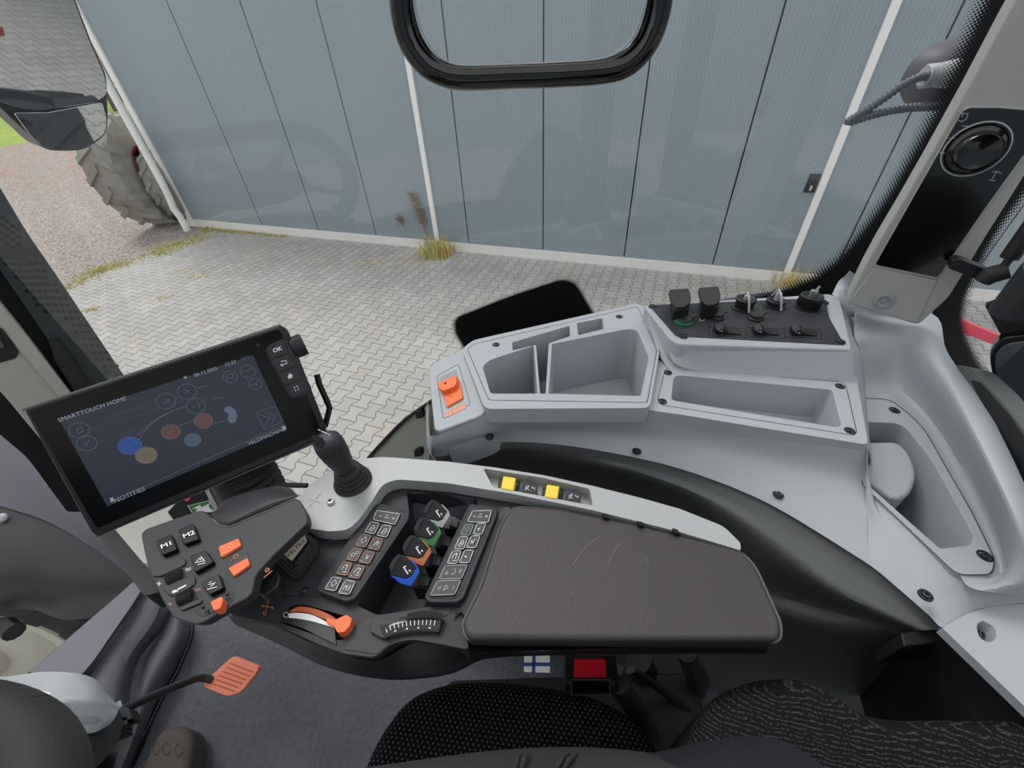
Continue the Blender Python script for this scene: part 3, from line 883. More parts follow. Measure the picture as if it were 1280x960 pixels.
obj('panel', bm, M['dkpanel'], lp)
bm = loft([PZ([(1180, 782, .664), (1236, 832, .664), (1340, 935, .664)]), PZ([(1166, 796, .645), (1205, 850, .63), (1290, 955, .62)]), PZ([(1120, 806, .55), (1150, 850, .56), (1220, 945, .58)]), PZ([(1070, 850, .30), (1080, 890, .35), (1100, 960, .4)])], n=30, sub=5)
obj('rear_cover', bm, M['black'], lp)
slab('corner_filler', [(1126, 791), (1150, 786), (1183, 786), (1188, 802), (1130, 808)], H(.64), M['black2'], lp, thick=.06, bevel=.002)

# sill panel with clips, seen between joystick and console
sp_ = thing('sill_panel', at(500, 560, .45), 'dark olive grey door sill panel with two black clips, between joystick and orange switch', 'sill panel')
pS = plane3(at(466, 570, .40), at(535, 505, .60), at(535, 590, .40))
slab('panel', rp([(452, 582, 2), (480, 552, 30), (505, 528, 30), (538, 505, 2), (545, 560, 2), (540, 600, 2), (450, 600, 2)], 4), pS, M['sill'], sp_, thick=.02, bevel=.002)
slab('rib', rp([(531, 508, 2), (537, 506, 2), (538, 560, 3), (536, 578, 2), (528, 578, 2), (532, 556, 3)], 2), pS, M['sill'], sp_, out=.008, thick=.01, bevel=.003)
bm = bmesh.new()
tube(bm, cr([pS.hit(440, 594, .004), pS.hit(458, 575, .004), pS.hit(478, 553, .004), pS.hit(505, 526, .004), pS.hit(540, 501, .004)], 6), .0045, 8); obj('rubber_seal', bm, M['black2'], sp_)
for x, y in ((524, 519), (522, 567)):
    bm = bmesh.new(); prism(bm, ring(pS, rp([(x - 5, y - 4), (x + 3, y - 6), (x + 5, y + 3), (x - 4, y + 5)], 2), .012), -pS.n * .012); obj('clip', bm, M['black2'], sp_, bevel=.001)

# ---- B pillar with wiper panel
pp = thing('rear_pillar', at(1110, 392, .77), 'grey window pillar carrying a long black wiper control panel', 'pillar')
c0 = at(1108, 378, .83)
pR = Pl(c0, Vector((-.52, -.80, .05)))
slab('pillar_body', rp([(1058, 379, 5), (1080, 334, 10), (1100, 298, 10), (1126, 255, 10), (1158, 200, 10), (1193, 138, 10), (1210, 108, 20), (1240, 52, 20), (1268, 0, 10), (1304, -60, 0), (1505, -400, 0), (1640, -400, 0), (1420, -60, 0), (1290, 205, 20), (1236, 290, 20), (1186, 372, 8), (1150, 405, 8), (1142, 405, 6)], 8), pR, M['olive'], pp, thick=.06, bevel=.008, seg=4)
bm = loft([[pR.hit(x, y, .0) for x, y in ((1172, 346), (1208, 290), (1245, 232), (1300, 150))], [pR.hit(x, y, -.004) for x, y in ((1180, 350), (1216, 294), (1254, 236), (1310, 152))], [pR.hit(x, y, -.03) for x, y in ((1187, 362), (1222, 300), (1262, 240), (1322, 150))]], n=20, sub=4)
obj('pillar_edge', bm, M['console'], pp)
slab('foot_cover', rp([(1060, 379, 4), (1094, 333, 4), (1172, 350, 4), (1147, 403, 5), (1141, 404, 4)], 4), pR, M['olive'], pp, out=.003, thick=.02, bevel=.003)
PNL = rp([(1094, 331, 3), (1203, 139, 8), (1212, 135, 3), (1250, 135, 5), (1330, 142, 3), (1330, 155, 3), (1282, 190, 10), (1226, 268, 10), (1172, 347, 4)], 4)
slab('panel_rim', [(x + (x - 1190) * .035, y + (y - 240) * .022) for x, y in PNL], pR, M['lsilver'], pp, out=.0042, thick=.004, bevel=.0008)
slab('control_panel', PNL, pR, M['gloss'], pp, out=.0052, thick=.004, bevel=.0006)
KN = (1219, 187)
scl = (pR.hit(KN[0] + 1, KN[1]) - pR.hit(*KN)).length
bm = bmesh.new(); R0 = .0265
lathe(bm, pR.hit(*KN, .0055), pR.n, [(R0 * 1.28, 0), (R0 * 1.28, .0012), (R0 * 1.22, .0014), (R0 * 1.22, 0)], 48); kr = obj('knob_ring', bm, M['lsilver'], pp)
bm = bmesh.new()
lathe(bm, pR.hit(*KN, .0055), pR.n, [(R0 * 1.15, 0), (R0 * 1.05, .006), (R0 * .9, .008), (R0 * .86, .022), (R0 * .78, .025), (R0 * .6, .024), (R0 * .2, .022), (0, .022)], 48)
obj('wiper_knob', bm, M['gloss'], pp)
strokes('wiper_symbols', [[(1196, 141), (1210, 142), (1208, 149), (1201, 152), (1195, 149), (1196, 141)], [(1203, 138), (1203, 146)], [(1203, 157.5), (1213, 158)],
                          [(1183, 173), (1185, 173)], [(1187, 173), (1189, 173)], [(1191, 173), (1193, 173)], [(1174, 190), (1182, 191)], [(1175, 191.5), (1182, 192.3)],
                          [(1240, 224), (1246, 214), (1252, 217)], [(1246, 214), (1240, 215)], [(1236, 225), (1244, 226)]], pR, M['grey_print'], pp, w=.0010, out=.0058)
bm = bmesh.new(); lathe(bm, pR.hit(1105, 376, .0035), pR.n, [(.014, 0), (.0135, .003), (.010, .004), (.009, .0015), (.005, .001), (.0045, -.002), (0, -.002)], 28, mifn=lambda i: 1 if i > 3 else 0); obj('cover_screw', bm, [M['tray'], M['black2']], pp)

# ---- A pillar, left: perforated black cover, beige trim
pL = Pl(at(120, 470, .70), Vector((.72, -.62, .0)))
ap = thing('front_pillar', at(120, 470, .2), 'black perforated front pillar cover beside beige trim, left of the monitor', 'pillar')
slab('perforated_cover', rp([(-280, -200, 0), (0, 234, 20), (32, 288, 20), (78, 355, 20), (150, 462, 4), (185, 515, 4), (125, 520, 4), (60, 425, 20), (-60, 250, 0), (-380, -200, 0)], 6), pL, M['pillar_dk'], ap, thick=.05, bevel=.006, seg=3)
slab('step_ledge', rp([(-40, 318, 2), (10, 310, 4), (44, 312, 3), (60, 332, 3), (20, 322, 5), (-40, 330, 0)], 3), pL, M['metal_dk'], ap, out=.006, thick=.006, bevel=.002)
bm = bmesh.new()
for i in range(16):
    for j in range(7):
        y = 330 + i * 8.5; x = 8 + (y - 330) * .76 + j * 7.5 + (3.7 if i % 2 else 0)
        if y > 462 or j > 5 or (j < 3 and y > 395): continue
        v = [bm.verts.new(p) for p in disc_ring(pL, (x, y), .0036, 8, .0005)]; bm.faces.new(v)
for i in range(4):
    for j in range(4):
        x = 2 + i * 7; y = 272 + j * 9 + i * 5
        v = [bm.verts.new(p) for p in disc_ring(pL, (x, y), .0036, 8, .0005)]; bm.faces.new(v)
obj('perforations', bm, M['black2'], ap, smooth=False)
bm = bmesh.new()
tube(bm, [pL.hit(66, 424, .004), pL.hit(80, 448, .006), pL.hit(112, 500, .004)], [.006, .012, .012], 12, flat=1.3); obj('speaker_mesh', bm, M['rubber'], ap)
slab('shadow_gap', rp([(-370, -200, 0), (0, 325), (55, 415), (108, 490), (108, 520), (88, 502), (28, 422), (0, 386), (-80, 290), (-420, -200)], 3), pL, M['black2'], ap, out=-.012, thick=.04, bevel=0)
pL2 = Pl(pL.p + pL.n * .015, pL.n)
slab('beige_trim', rp([(-420, -200, 0), (0, 378, 20), (30, 415, 10), (96, 500, 4), (60, 560, 4), (28, 522, 10), (0, 488, 20), (-80, 420, 0), (-520, -200, 0)], 8), pL2, M['beige'], ap, thick=.05, bevel=.006, seg=3)
slab('trim_lip', rp([(-80, 272, 0), (0, 380, 20), (30, 416, 10), (92, 497, 4), (82, 505, 4), (20, 432, 10), (-2, 400, 10), (-80, 292, 0)], 8), pL2, M['beige'], ap, out=.008, thick=.012, bevel=.004, seg=3)
slab('dark_recess', rp([(-30, 408), (2, 410), (24, 440), (20, 448), (-30, 462)], 3), pL2, M['rubber'], ap, out=.002, thick=.004, bevel=.001)
bm = bmesh.new(); tube(bm, [pL2.hit(-4, 424, .004), pL2.hit(2, 434, .004)], .004, 8); obj('recess_latch', bm, M['dim_print'], ap)

# dash foot behind the palm lever, with safety stickers
dt = thing('dash_side', at(220, 665, .45), 'beige dash side trim with black box, partly hidden under the monitor', 'dash trim')
pT = H(.58)
slab('dark_frame', rp([(112, 655, 4), (150, 655, 4), (200, 740, 4), (180, 745, 4)], 3), H(.50), M['black'], dt, thick=.05, bevel=.004)
slab('beige_foot', rp([(138, 655, 4), (213, 622, 4), (240, 690, 4), (180, 705, 4)], 4), pT, M['beige'], dt, thick=.04, bevel=.005)
pT2 = plane3(at(210, 640, .62), at(285, 600, .62), at(290, 660, .57))
slab('black_box', rp([(209, 640, 2), (236, 612, 2), (262, 608, 3), (282, 655, 2), (230, 668, 2)], 3), pT2, M['black2'], dt, thick=.06, bevel=.002)
tri = slab('red_warning_sign', [(228, 623), (240, 618), (236, 626), (233, 627)], pT2, M['signal_red'], dt, out=.0008, thick=.0006, bevel=0); tri['label'] = 'red triangular warning sticker'
gs = slab('green_sign', [(234, 632), (261, 625), (272, 640), (240, 642)], pT2, M['green'], dt, out=.0008, thick=.0006, bevel=0); gs['label'] = 'green emergency exit sticker with white star shape'
bm = bmesh.new()
for t in ([(240, 636), (250, 631), (252, 634), (262, 629), (261, 634), (268, 639), (243, 641), (247, 636)],):
    bm.faces.new([bm.verts.new(pT2.hit(x, y, .0016)) for x, y in t])
obj('white_figure', bm, M['white'], dt, smooth=False)
strokes('sign_border', [[(235, 632.5), (260.5, 626), (271, 639.5), (240.5, 641)]], pT2, M['white'], dt, w=.0008, out=.0015, closed=True)
slab('metal_edge', rp([(256, 613), (260, 610), (273, 636), (268, 640)], 1), pT2, M['lsilver'], dt, out=.003, thick=.004, bevel=.0005)

# ---- side glass (curved in plan) with printed border
def gpt(x):
    """plan curve of the side glass"""
    pts = [(-1.15, .50), (-.85, .66), (-.5, .80), (-.1, .87), (.4, .905), (.9, .915), (1.6, .90)]
    for (a, b), (c, d) in zip(pts[:-1], pts[1:]):
        if a <= x <= c: return b + (d - b) * (x - a) / (c - a)
    return pts[0][1] if x < -1 else pts[-1][1]
def glass_mat():
    m, nt, b = newmat('window glass')
    out = nt.nodes['Material Output']
    tr = nt.nodes.new('ShaderNodeBsdfTransparent'); tr.inputs[0].default_value = (.97, .98, .98, 1)
    gl = nt.nodes.new('ShaderNodeBsdfGlossy'); gl.inputs['Roughness'].default_value = 0.0
    lw_ = nt.nodes.new('ShaderNodeLayerWeight'); lw_.inputs[0].default_value = .5
    fz = X(lw_.outputs['Facing']); f2 = fz * fz; fr = (f2 * f2 * fz * .96 + .042) * 1.9
    mx = nt.nodes.new('ShaderNodeMixShader')
    nt.links.new(fr.min(1).v, mx.inputs[0]); nt.links.new(tr.outputs[0], mx.inputs[1]); nt.links.new(gl.outputs[0], mx.inputs[2])
    nt.links.new(mx.outputs[0], out.inputs[0]); return m
M['glass'] = glass_mat()
xs = [-.86 + .08 * i for i in range(26)]
bm = bmesh.new()
r1 = [bm.verts.new((x, gpt(x), .10)) for x in xs]; r2 = [bm.verts.new((x, gpt(x), 2.1)) for x in xs]
for k in range(len(xs) - 1): bm.faces.new((r1[k], r1[k + 1], r2[k + 1], r2[k]))
g = obj('window_1', bm, M['glass']); tag(g, 'side window pane of the cab', kind='structure')
M['frit'] = dots_alpha('black ceramic border print', (9, 10, 12), 90, 16)
GP = plane3((.4, .899, 0), (.9, .909, 0), (.9, .909, 1))
def frit(name, outer, inner, parent, nu=90, nv=12, label=None, pl=GP):
    a = resample(cr([pl.hit(x, y) for x, y in inner], 6), 60); b = resample(cr([pl.hit(x, y) for x, y in outer], 6), 60)
    bm = bmesh.new(); uv = bm.loops.layers.uv.new('UVMap')
    va = [bm.verts.new(p) for p in a]; vb = [bm.verts.new(p) for p in b]
    for k in range(59):
        f = bm.faces.new((va[k], va[k + 1], vb[k + 1], vb[k]))
        for l, (u, v) in zip(f.loops, ((k / 59, 0), ((k + 1) / 59, 0), ((k + 1) / 59, 1), (k / 59, 1))): l[uv].uv = (u, v)
    o = obj(name, bm, dots_alpha(name + ' print', (9, 10, 12), nu, nv), parent, smooth=False)
    return o
frit('border_print', [(1380, -300), (1243, -60), (1215, 0), (1160, 125), (1128, 190), (1089, 257), (1036, 320), (985, 350), (925, 368)],
     [(1470, -300), (1330, -60), (1290, 20), (1235, 130), (1180, 215), (1120, 300), (1090, 345), (1040, 378), (990, 392)], g, 150, 14)
FP = plane3((-.1, .859, 0), (.4, .892, 0), (.4, .892, 1))
def frit_patch(name, poly, pl, parent):
    """solid centre plus dotted rim"""
    c = Vector((sum(p[0] for p in poly) / len(poly), sum(p[1] for p in poly) / len(poly)))
    P0 = rp(poly, 14, 5); P0.append(P0[0])
    bm = bmesh.new(); uv = bm.loops.layers.uv.new('UVMap')
    def q(p, s): return pl.hit(c.x + (p[0] - c.x) * s[0], c.y + (p[1] - c.y) * s[1])
    n = len(P0)
    for k in range(n - 1):
        ins = [q(P0[k], (0, 0)), q(P0[k + 1], (0, 0)), q(P0[k + 1], (1.04, 1.09)), q(P0[k], (1.04, 1.09))]
        ins[1] = ins[0]
        vs = [bm.verts.new(p) for p in (ins[0], ins[2], ins[3])]
        f = bm.faces.new(vs)
        for l, w in zip(f.loops, ((0, 0), ((k + 1) / n, 1), (k / n, 1))): l[uv].uv = (w[0], w[1])
    m, nt, b = newmat(name + ' print')
    tc = nt.nodes.new('ShaderNodeTexCoord'); X.nt = nt
    so_ = nt.nodes.new('ShaderNodeSeparateXYZ'); nt.links.new(tc.outputs['Object'], so_.inputs[0]); su = nt.nodes.new('ShaderNodeSeparateXYZ'); nt.links.new(tc.outputs['UV'], su.inputs[0])
    u = X(so_.outputs[0]) / .0042; v = X(so_.outputs[2]) / .0042
    def dd(u, v):
        a = u.fract() - .5; c_ = v.fract() - .5; return X.op('SQRT', a * a + c_ * c_)
    d = dd(u, v).min(dd(u + .5, v + .5))
    rad = .56 - ((X(su.outputs[1]) - .9).max(0)) * 5
    nt.links.new(d.lt(rad).v, b.inputs['Alpha']); b.inputs['Base Color'].default_value = lin((7, 8, 10)); b.inputs['Roughness'].default_value = .6; b.inputs['Specular IOR Level'].default_value = .2
    return obj(name, bm, m, parent, smooth=False)
frit_patch('hinge_print', [(566, 398), (640, 370), (705, 350), (722, 356), (738, 384), (800, 470), (640, 520), (580, 436), (566, 415)], FP, g)

# open window frame hanging into the top of the view
pW = VY(.83)
bm = bmesh.new()
fp = [(515, -330), (492, -250), (497, -110), (499, -20), (502, 20), (512, 55), (530, 80), (552, 93), (580, 98), (640, 96), (700, 94), (755, 90), (785, 81), (808, 58), (822, 25), (829, -20), (835, -110), (838, -250), (815, -330), (700, -345), (600, -345)]
lp_pts = cr([pW.hit(*p) for p in fp], 8, closed=True); tube(bm, lp_pts + [lp_pts[0]], .0165, 16, up=(0, 1, 0)); wf = thing('window_frame_loop', pW.hit(660, -60), 'gloss black rounded tubular frame at the top, against the side window', 'window frame')
obj('tube_frame', bm, M['gloss'], wf)
bm = bmesh.new()
fp2 = [(509, -110), (512, -10), (516, 20), (524, 45), (540, 70), (558, 82), (580, 86), (640, 84.5), (700, 82), (752, 78), (778, 68), (797, 48), (808, 20), (815, -20), (820, -110)]
tube(bm, cr([pW.hit(x, y, .004) for x, y in fp2], 8), .004, 8, up=(0, 1, 0)); obj('seal_lip', bm, M['gloss'], wf)
bm = bmesh.new()
fpi = cr([pW.hit(660 + (x - 660) * .965, y - 4, .004) for x, y in fp2], 8)
tube(bm, fpi, .0016, 6, up=(0, 1, 0)); obj('edge_reflection', bm, M['lsilver'], wf)  # light strip standing in for the white reflection on the inner edge

# ---- parts seen through the rear glass at the right edge
rg = VY(1.0)
st = thing('gas_strut', rg.hit(1230, 345), 'black gas strut with ball joint on a bracket behind the pillar', 'strut')
pQ = Pl(at(1215, 350, .90), Vector((-.5, -.85, 0)))
bm = bmesh.new(); prism(bm, ring(pQ, rp([(1190, 326, 2), (1200, 324, 2), (1236, 338, 3), (1228, 352, 3), (1186, 336, 2)], 3), .0), -pQ.n * .02); obj('bracket', bm, M['black'], st, bevel=.002)
bm = bmesh.new(); tube(bm, [pQ.hit(1228, 352, .01), pQ.hit(1237, 344, .01), pQ.hit(1260, 338, .01)], [.010, .013, .012], 14); obj('ball_joint', bm, M['rubber'], st)
bm = bmesh.new(); tube(bm, [pQ.hit(1250, 340, .01), pQ.hit(1266, 318, .01)], .005, 10); obj('piston_rod', bm, M['screw'], st)
bm = bmesh.new(); tube(bm, [pQ.hit(1262, 322, .01), pQ.hit(1305, 262, .01)], [.0105, .0105], 16); obj('strut_cylinder', bm, M['black'], st)
mh = thing('mirror_arm', at(1262, 398, .80), 'thick black cylinder arm on a plate above the rounded mirror', 'mirror arm')
pM = Pl(at(1262, 420, .84), Vector((-.62, -.72, -.12)))
bm = bmesh.new(); tube(bm, [pM.hit(1264, 392, .012), pM.hit(1310, 335, .012)], [.024, .024], 24); obj('arm_tube', bm, M['metal_dk'], mh, bevel=.002)
slab('mount_plate', rp([(1231, 383, 2), (1262, 372, 2), (1330, 380, 2), (1330, 412, 2), (1262, 418, 2), (1250, 418, 2)], 2), pM, M['black'], mh, out=.0, thick=.012, bevel=.002)
im = thing('rear_mirror', at(1265, 480, .80), 'rounded mirror with a black rim reflecting grey trim, at the right edge', 'mirror')
MP = rp([(1237, 440, 8), (1250, 423, 14), (1330, 412, 0), (1330, 640, 0), (1300, 590, 10), (1252, 505, 12), (1238, 460, 10)], 8)
slab('mirror_rim', MP, pM, M['gloss'], im, out=.012, thick=.02, bevel=.003)
slab('mirror_glass', [(1283 + (x - 1283) * .86, 500 + (y - 500) * .90) for x, y in MP], pM, mat('rear mirror glass', (150, 158, 162), .06, metal=1.), im, out=.0135, thick=.003, bevel=.0005)
rs = thing('rear_housing', at(1240, 540, .6), 'black recessed housing with a grey lip between console shoulder and mirror', 'housing')
pH = plane3(at(1195, 460, .765), at(1290, 640, .75), at(1290, 540, .80))
slab('housing_body', rp([(1192, 456, 5), (1212, 458, 6), (1240, 485, 8), (1300, 560, 4), (1330, 640, 0), (1330, 720, 0), (1285, 640, 10)], 5), pH, M['dkpanel'], rs, out=0, thick=.03, bevel=.004, seg=3)
slab('dark_recess', rp([(1212, 474, 5), (1225, 478, 4), (1262, 520, 4), (1330, 620, 0), (1330, 700, 0), (1285, 620, 8)], 4), pH, M['black2'], rs, out=.0015, thick=.003, bevel=.001)
frit('rear_print', [(1330, 190), (1280, 258), (1250, 300), (1225, 350), (1212, 395), (1222, 430), (1245, 470), (1270, 510)], [(1300, 130), (1240, 230), (1205, 290), (1180, 340), (1165, 395), (1175, 445), (1200, 490), (1225, 530)], g, 110, 12, pl=plane3((.9, .905, 0), (1.6, .89, 0), (.9, .905, 1)))
rb = VY(1.45)
bm = bmesh.new(); prism(bm, [rb.hit(x, y) for x, y in ((1195, 397), (1290, 437), (1290, 450), (1195, 413))], -rb.n * .05); tag(obj('red_bar', bm, M['signal_red'], bevel=.004), 'red painted bar outside the rear corner window', 'bar')
slab('windscreen_border', rp([(-60, 420, 0), (0, 484, 10), (40, 528, 10), (110, 640, 4), (84, 640, 4), (34, 572, 10), (-10, 535, 10), (-60, 500, 0)], 6), Pl(pL.p - pL.n * .005, pL.n), M['black2'], ap, thick=.03, bevel=.001)
# ================================================================== ARMREST
TZ = .700
pT7 = H(TZ)
arm = thing('armrest', at(700, 760, .45), 'right-hand control armrest with brown grey pad, silver trim and keypads', 'armrest')
M['icon'] = M['white']
# silver trim with a sunken trench
TRIM = rp([(372, 627, 4), (384, 608, 8), (410, 590, 14), (440, 574, 12), (480, 571, 10), (560, 577, 0), (620, 584.5, 0), (680, 594, 0), (740, 607, 0), (800, 622, 0), (850, 636, 0), (905, 658, 8), (926, 679, 4), (926, 688, 3),
           (850, 665, 0), (740, 637.5, 0), (640, 617, 0), (560, 604, 0), (497, 599, 12), (478, 605, 10), (466, 625, 0), (447, 652, 10), (433, 663, 8), (410, 664, 0), (384, 660, 4)], 6)
TRN = rp([(602, 585.5, 3), (617, 586, 3), (680, 597, 0), (738, 611, 3), (742, 630, 3), (680, 618.5, 0), (612, 609, 3)], 2)
# keep the trench inside the bar by following its two rims
TRIM = [(x, y) for x, y in TRIM]
TRN = rp([(604, 585.5, 3), (680, 597.5, 0), (737, 611, 3), (741, 632, 3), (680, 620.5, 0), (616, 608.5, 3)], 2)
trim_bm = holeslab('silver_trim', TRIM, [(TRN, .020, .99)], H(.712), M['silver'], arm, thick=.022, bevel=.0035, seg=3)
trim_bm['label'] = 'satin silver trim of the armrest'
for k, (x, y) in enumerate(((758.5, 650.5), (802, 660), (846.5, 669.5))):
    slab('trim_slot', [(x - 3.5, y - 4), (x + 3.5, y - 2.5), (x + 3, y + 4.5), (x - 3.5, y + 3)], Pl(at(x, y, .707), Vector((.2, -1, 0))), M['black2'], arm, out=.003, thick=.006, bevel=0)
# trench switches
for i, x in enumerate((636, 690.5)):
    y = 603 + i * 10.5
    bm = bmesh.new(); pq = H(.704)
    prism(bm, ring(pq, [(x - 7, y - 8.5), (x + 9, y - 6), (x + 6, y + 10), (x - 10, y + 7)], .010), Vector((0, 0, -.02)))
    o = obj('yellow_rocker', bm, M['yellow'], arm, bevel=.0018); o['label'] = 'yellow rocker cap in the silver trim'
    slab('rocker_well', [(x - 12, y - 5), (x + 14, y - 2), (x + 11, y + 12), (x - 14, y + 8)], pq, M['black'], arm, out=-.004, thick=.008, bevel=.001)
    x2 = x + 26; y2 = y + 6.5
    slab('rocker_switch', [(x2 - 8, y2 - 9), (x2 + 10, y2 - 3), (x2 + 9, y2 + 9), (x2 - 11, y2 + 5)], pq, M['arm'], arm, out=.006, thick=.016, bevel=.001)
    strokes('switch_print', [[(x2 - 4, y2 - 2), (x2 - 5, y2 + 3)], [(x2 - 2, y2 - 3), (x2 - 1, y2 - 1), (x2 - 3, y2)], [(x2 - 3, y2 + 1), (x2 - 1, y2 + 3)], [(x2 + 3, y2 - 1), (x2 + 4, y2 + 1)], [(x2 + 6, y2), (x2 + 6, y2 + 2)]], pq, M['white'], arm, w=.0009, out=.0066)
# lower shell: top face level with .690, wells cut in
pS9 = H(.688)
SHELL = rp([(287, 768, 4), (330, 715, 10), (372, 655, 10), (420, 630, 10), (470, 596, 10), (560, 602, 0), (640, 614, 4), (700, 628, 6), (640, 640, 4), (600, 740, 6), (584, 790, 6), (586, 812, 6), (545, 804, 10), (515, 799, 8), (490, 804, 10), (468, 822, 8), (430, 817, 4), (400, 806, 12), (370, 792, 14), (345, 781, 14)], 5)
WELL = rp([(508, 612, 6), (594, 620, 8), (598, 630, 4), (585, 650, 0), (545, 735, 2), (545, 757, 3), (472, 769, 4), (446, 757, 4), (512, 648, 3)], 4)
SHELF = rp([(460, 772, 3), (500, 765, 3), (546, 762, 3), (566, 757, 3), (561, 768, 3), (555, 771, 3), (500, 772, 3), (494, 800, 4), (470, 818, 4), (430, 812, 4), (438, 790, 3)], 3)
THR = rp([(361, 758, 2), (378, 755, 8), (412, 764, 4), (438, 772, 2), (430, 800, 3), (412, 800, 3), (352, 779, 2)], 2)
holeslab('shell', SHELL, [(WELL, .060, .92), (THR, .022, .95)], pS9, M['arm'], arm, thick=.030, bevel=.003, seg=3)
bm = loft([PZ([(511, 614, .686), (550, 617, .686), (593, 622, .686)]), PZ([(512, 628, .66), (550, 634, .655), (590, 636, .66)]), PZ([(510, 655, .632), (548, 660, .632), (580, 655, .632)])], n=16, sub=3); obj('well_back', bm, M['dash2'], arm)
# rounded underside of the shell
bm = loft([PZ([(284, 768, .680), (345, 784, .680), (400, 808, .680), (468, 826, .680), (515, 804, .68), (548, 806, .68), (586, 814, .68), (700, 812, .68), (850, 808, .68), (965, 806, .68)]),
           PZ([(292, 778, .655), (350, 800, .655), (405, 826, .655), (470, 842, .655), (520, 838, .655), (560, 832, .655), (600, 820, .655), (700, 815, .655), (850, 812, .655), (960, 812, .655)]),
           PZ([(300, 782, .64), (355, 806, .64), (410, 832, .64), (475, 846, .64), (530, 846, .64), (575, 838, .64), (610, 822, .64), (700, 818, .64), (850, 816, .64), (955, 816, .64)]),
           PZ([(330, 770, .62), (390, 790, .62), (440, 800, .62), (490, 805, .62), (540, 805, .62), (580, 800, .62), (620, 795, .62), (700, 795, .62), (850, 790, .62), (940, 785, .62)])], n=60, sub=4)
obj('shell_underside', bm, M['black'], arm)
slab('beam', rp([(560, 790, 4), (960, 790, 10), (930, 740, 10), (640, 660, 6)], 4), H(.655), M['black2'], arm, thick=.02, bevel=.003)
#slab('crease', rp([(560, 806, 3), (606, 800, 3), (590, 818, 3), (520, 835, 3), (500, 838, 3)], 3), H(.67), M['black'], arm, thick=.01, bevel=.004)
# front cover plate seam, screws
strokes('cover_seam', [[(313, 745), (400, 745.5)], rp([(400, 745.5), (404, 742), (466, 630), (468, 628)], 0)], H(.688), M['black2'], arm, w=.0012, out=.0004)
screw(arm, (380.5, 739), pS9, r=.0032, out=.0005)
# pad
PAD = rp([(640, 632, 14), (700, 636.5, 0), (800, 657, 0), (926, 688, 12), (944, 706, 14), (977, 780, 14), (975, 801, 14), (780, 801, 0), (584, 799, 16), (577, 780, 12), (600, 735, 0), (626, 655, 10)], 8)
slab('pad_base', [(x, y + 3) for x, y in PAD], H(.694), M['arm'], arm, thick=.014, bevel=.003, seg=3)
bm = bmesh.new(); prism(bm, ring(H(.713), [(x, y - 1.5) for x, y in PAD]), Vector((0, 0, -.018)))
pd = obj('arm_pad', bm, M['pad'], arm, bevel=.011, seg=5); pd['label'] = 'worn brownish grey padded top'
bm = bmesh.new(); pts = ring(H(.699), [(x, y + 1.5) for x, y in PAD]); tube(bm, pts + [pts[0]], .0017, 8); obj('pad_piping', bm, M['dim_print'], arm)
strokes('pad_scratch', [[(716, 706), (725, 692), (736, 680), (752, 669)], [(760, 704), (766, 692), (775, 678)], [(806, 698), (810, 699), (810, 704)], [(692, 735), (693, 737)], [(712, 741), (716, 743)]], H(.713), mat('pale scratch', (118, 113, 112), .6), arm, w=.0006, out=.0004)

# ---- keypads
def keyicon(kind, q):
    """stroke list in unit square of the key quad"""
    if kind == 'rock': return [[(.2, .5), (.3, .5)], [(.42, .55), (.62, .55)], [(.45, .35), (.55, .3)], [(.75, .5), (.87, .5)], [(.81, .4), (.81, .6)]]
    if kind == 'play': return [[(.18, .5), (.32, .5)], [(.25, .35), (.25, .65)], [(.45, .3), (.45, .7), (.6, .5), (.45, .3)], [(.8, .4), (.8, .6)]]
    if kind == 'arrows': return [[(.18, .65), (.3, .65), (.24, .4), (.18, .65)], [(.45, .3), (.55, .3), (.6, .5), (.5, .7), (.45, .6)], [(.72, .35), (.84, .35), (.78, .6), (.72, .35)]]
    if kind == 'lift': return [[(.3, .75), (.45, .3), (.6, .3), (.75, .5), (.6, .75), (.3, .75)], [(.45, .6), (.6, .5)]]
    if kind == 'gear': return [[(.5 + .2 * math.cos(a), .45 + .2 * math.sin(a)) for a in [k * .785 for k in range(9)]], [(.5, .15), (.5, .25)], [(.5, .65), (.5, .75)], [(.22, .45), (.3, .45)], [(.7, .45), (.78, .45)], [(.18, .82), (.24, .82)]]
    if kind == 'rings': return [[(.4 + .16 * math.cos(a), .55 + .14 * math.sin(a)) for a in [k * .785 for k in range(9)]], [(.66 + .14 * math.cos(a), .35 + .13 * math.sin(a)) for a in [k * .785 for k in range(9)]], [(.18, .82), (.24, .82)]]
    if kind == 'num1': return [[(.3, .6), (.35, .3), (.55, .2)], [(.55, .3), (.65, .2), (.65, .6)], [(.5, .75), (.8, .75)], [(.18, .84), (.24, .84)]]
    if kind == 'num2': return [[(.3, .6), (.35, .3), (.5, .2)], [(.55, .3), (.68, .22), (.7, .4), (.55, .6), (.75, .6)], [(.5, .75), (.8, .75)], [(.18, .84), (.24, .84)]]
    if kind == 'M3': return [[(.25, .7), (.3, .35), (.4, .55), (.5, .35), (.5, .7)], [(.6, .38), (.75, .38), (.68, .5), (.78, .6), (.62, .7)], [(.16, .84), (.22, .84)]]
    r = random.Random(kind)
    return [[(r.uniform(.25, .75), r.uniform(.25, .7)) for _ in range(4)] for _ in range(2)] + [[(.18, .84), (.24, .84)]]

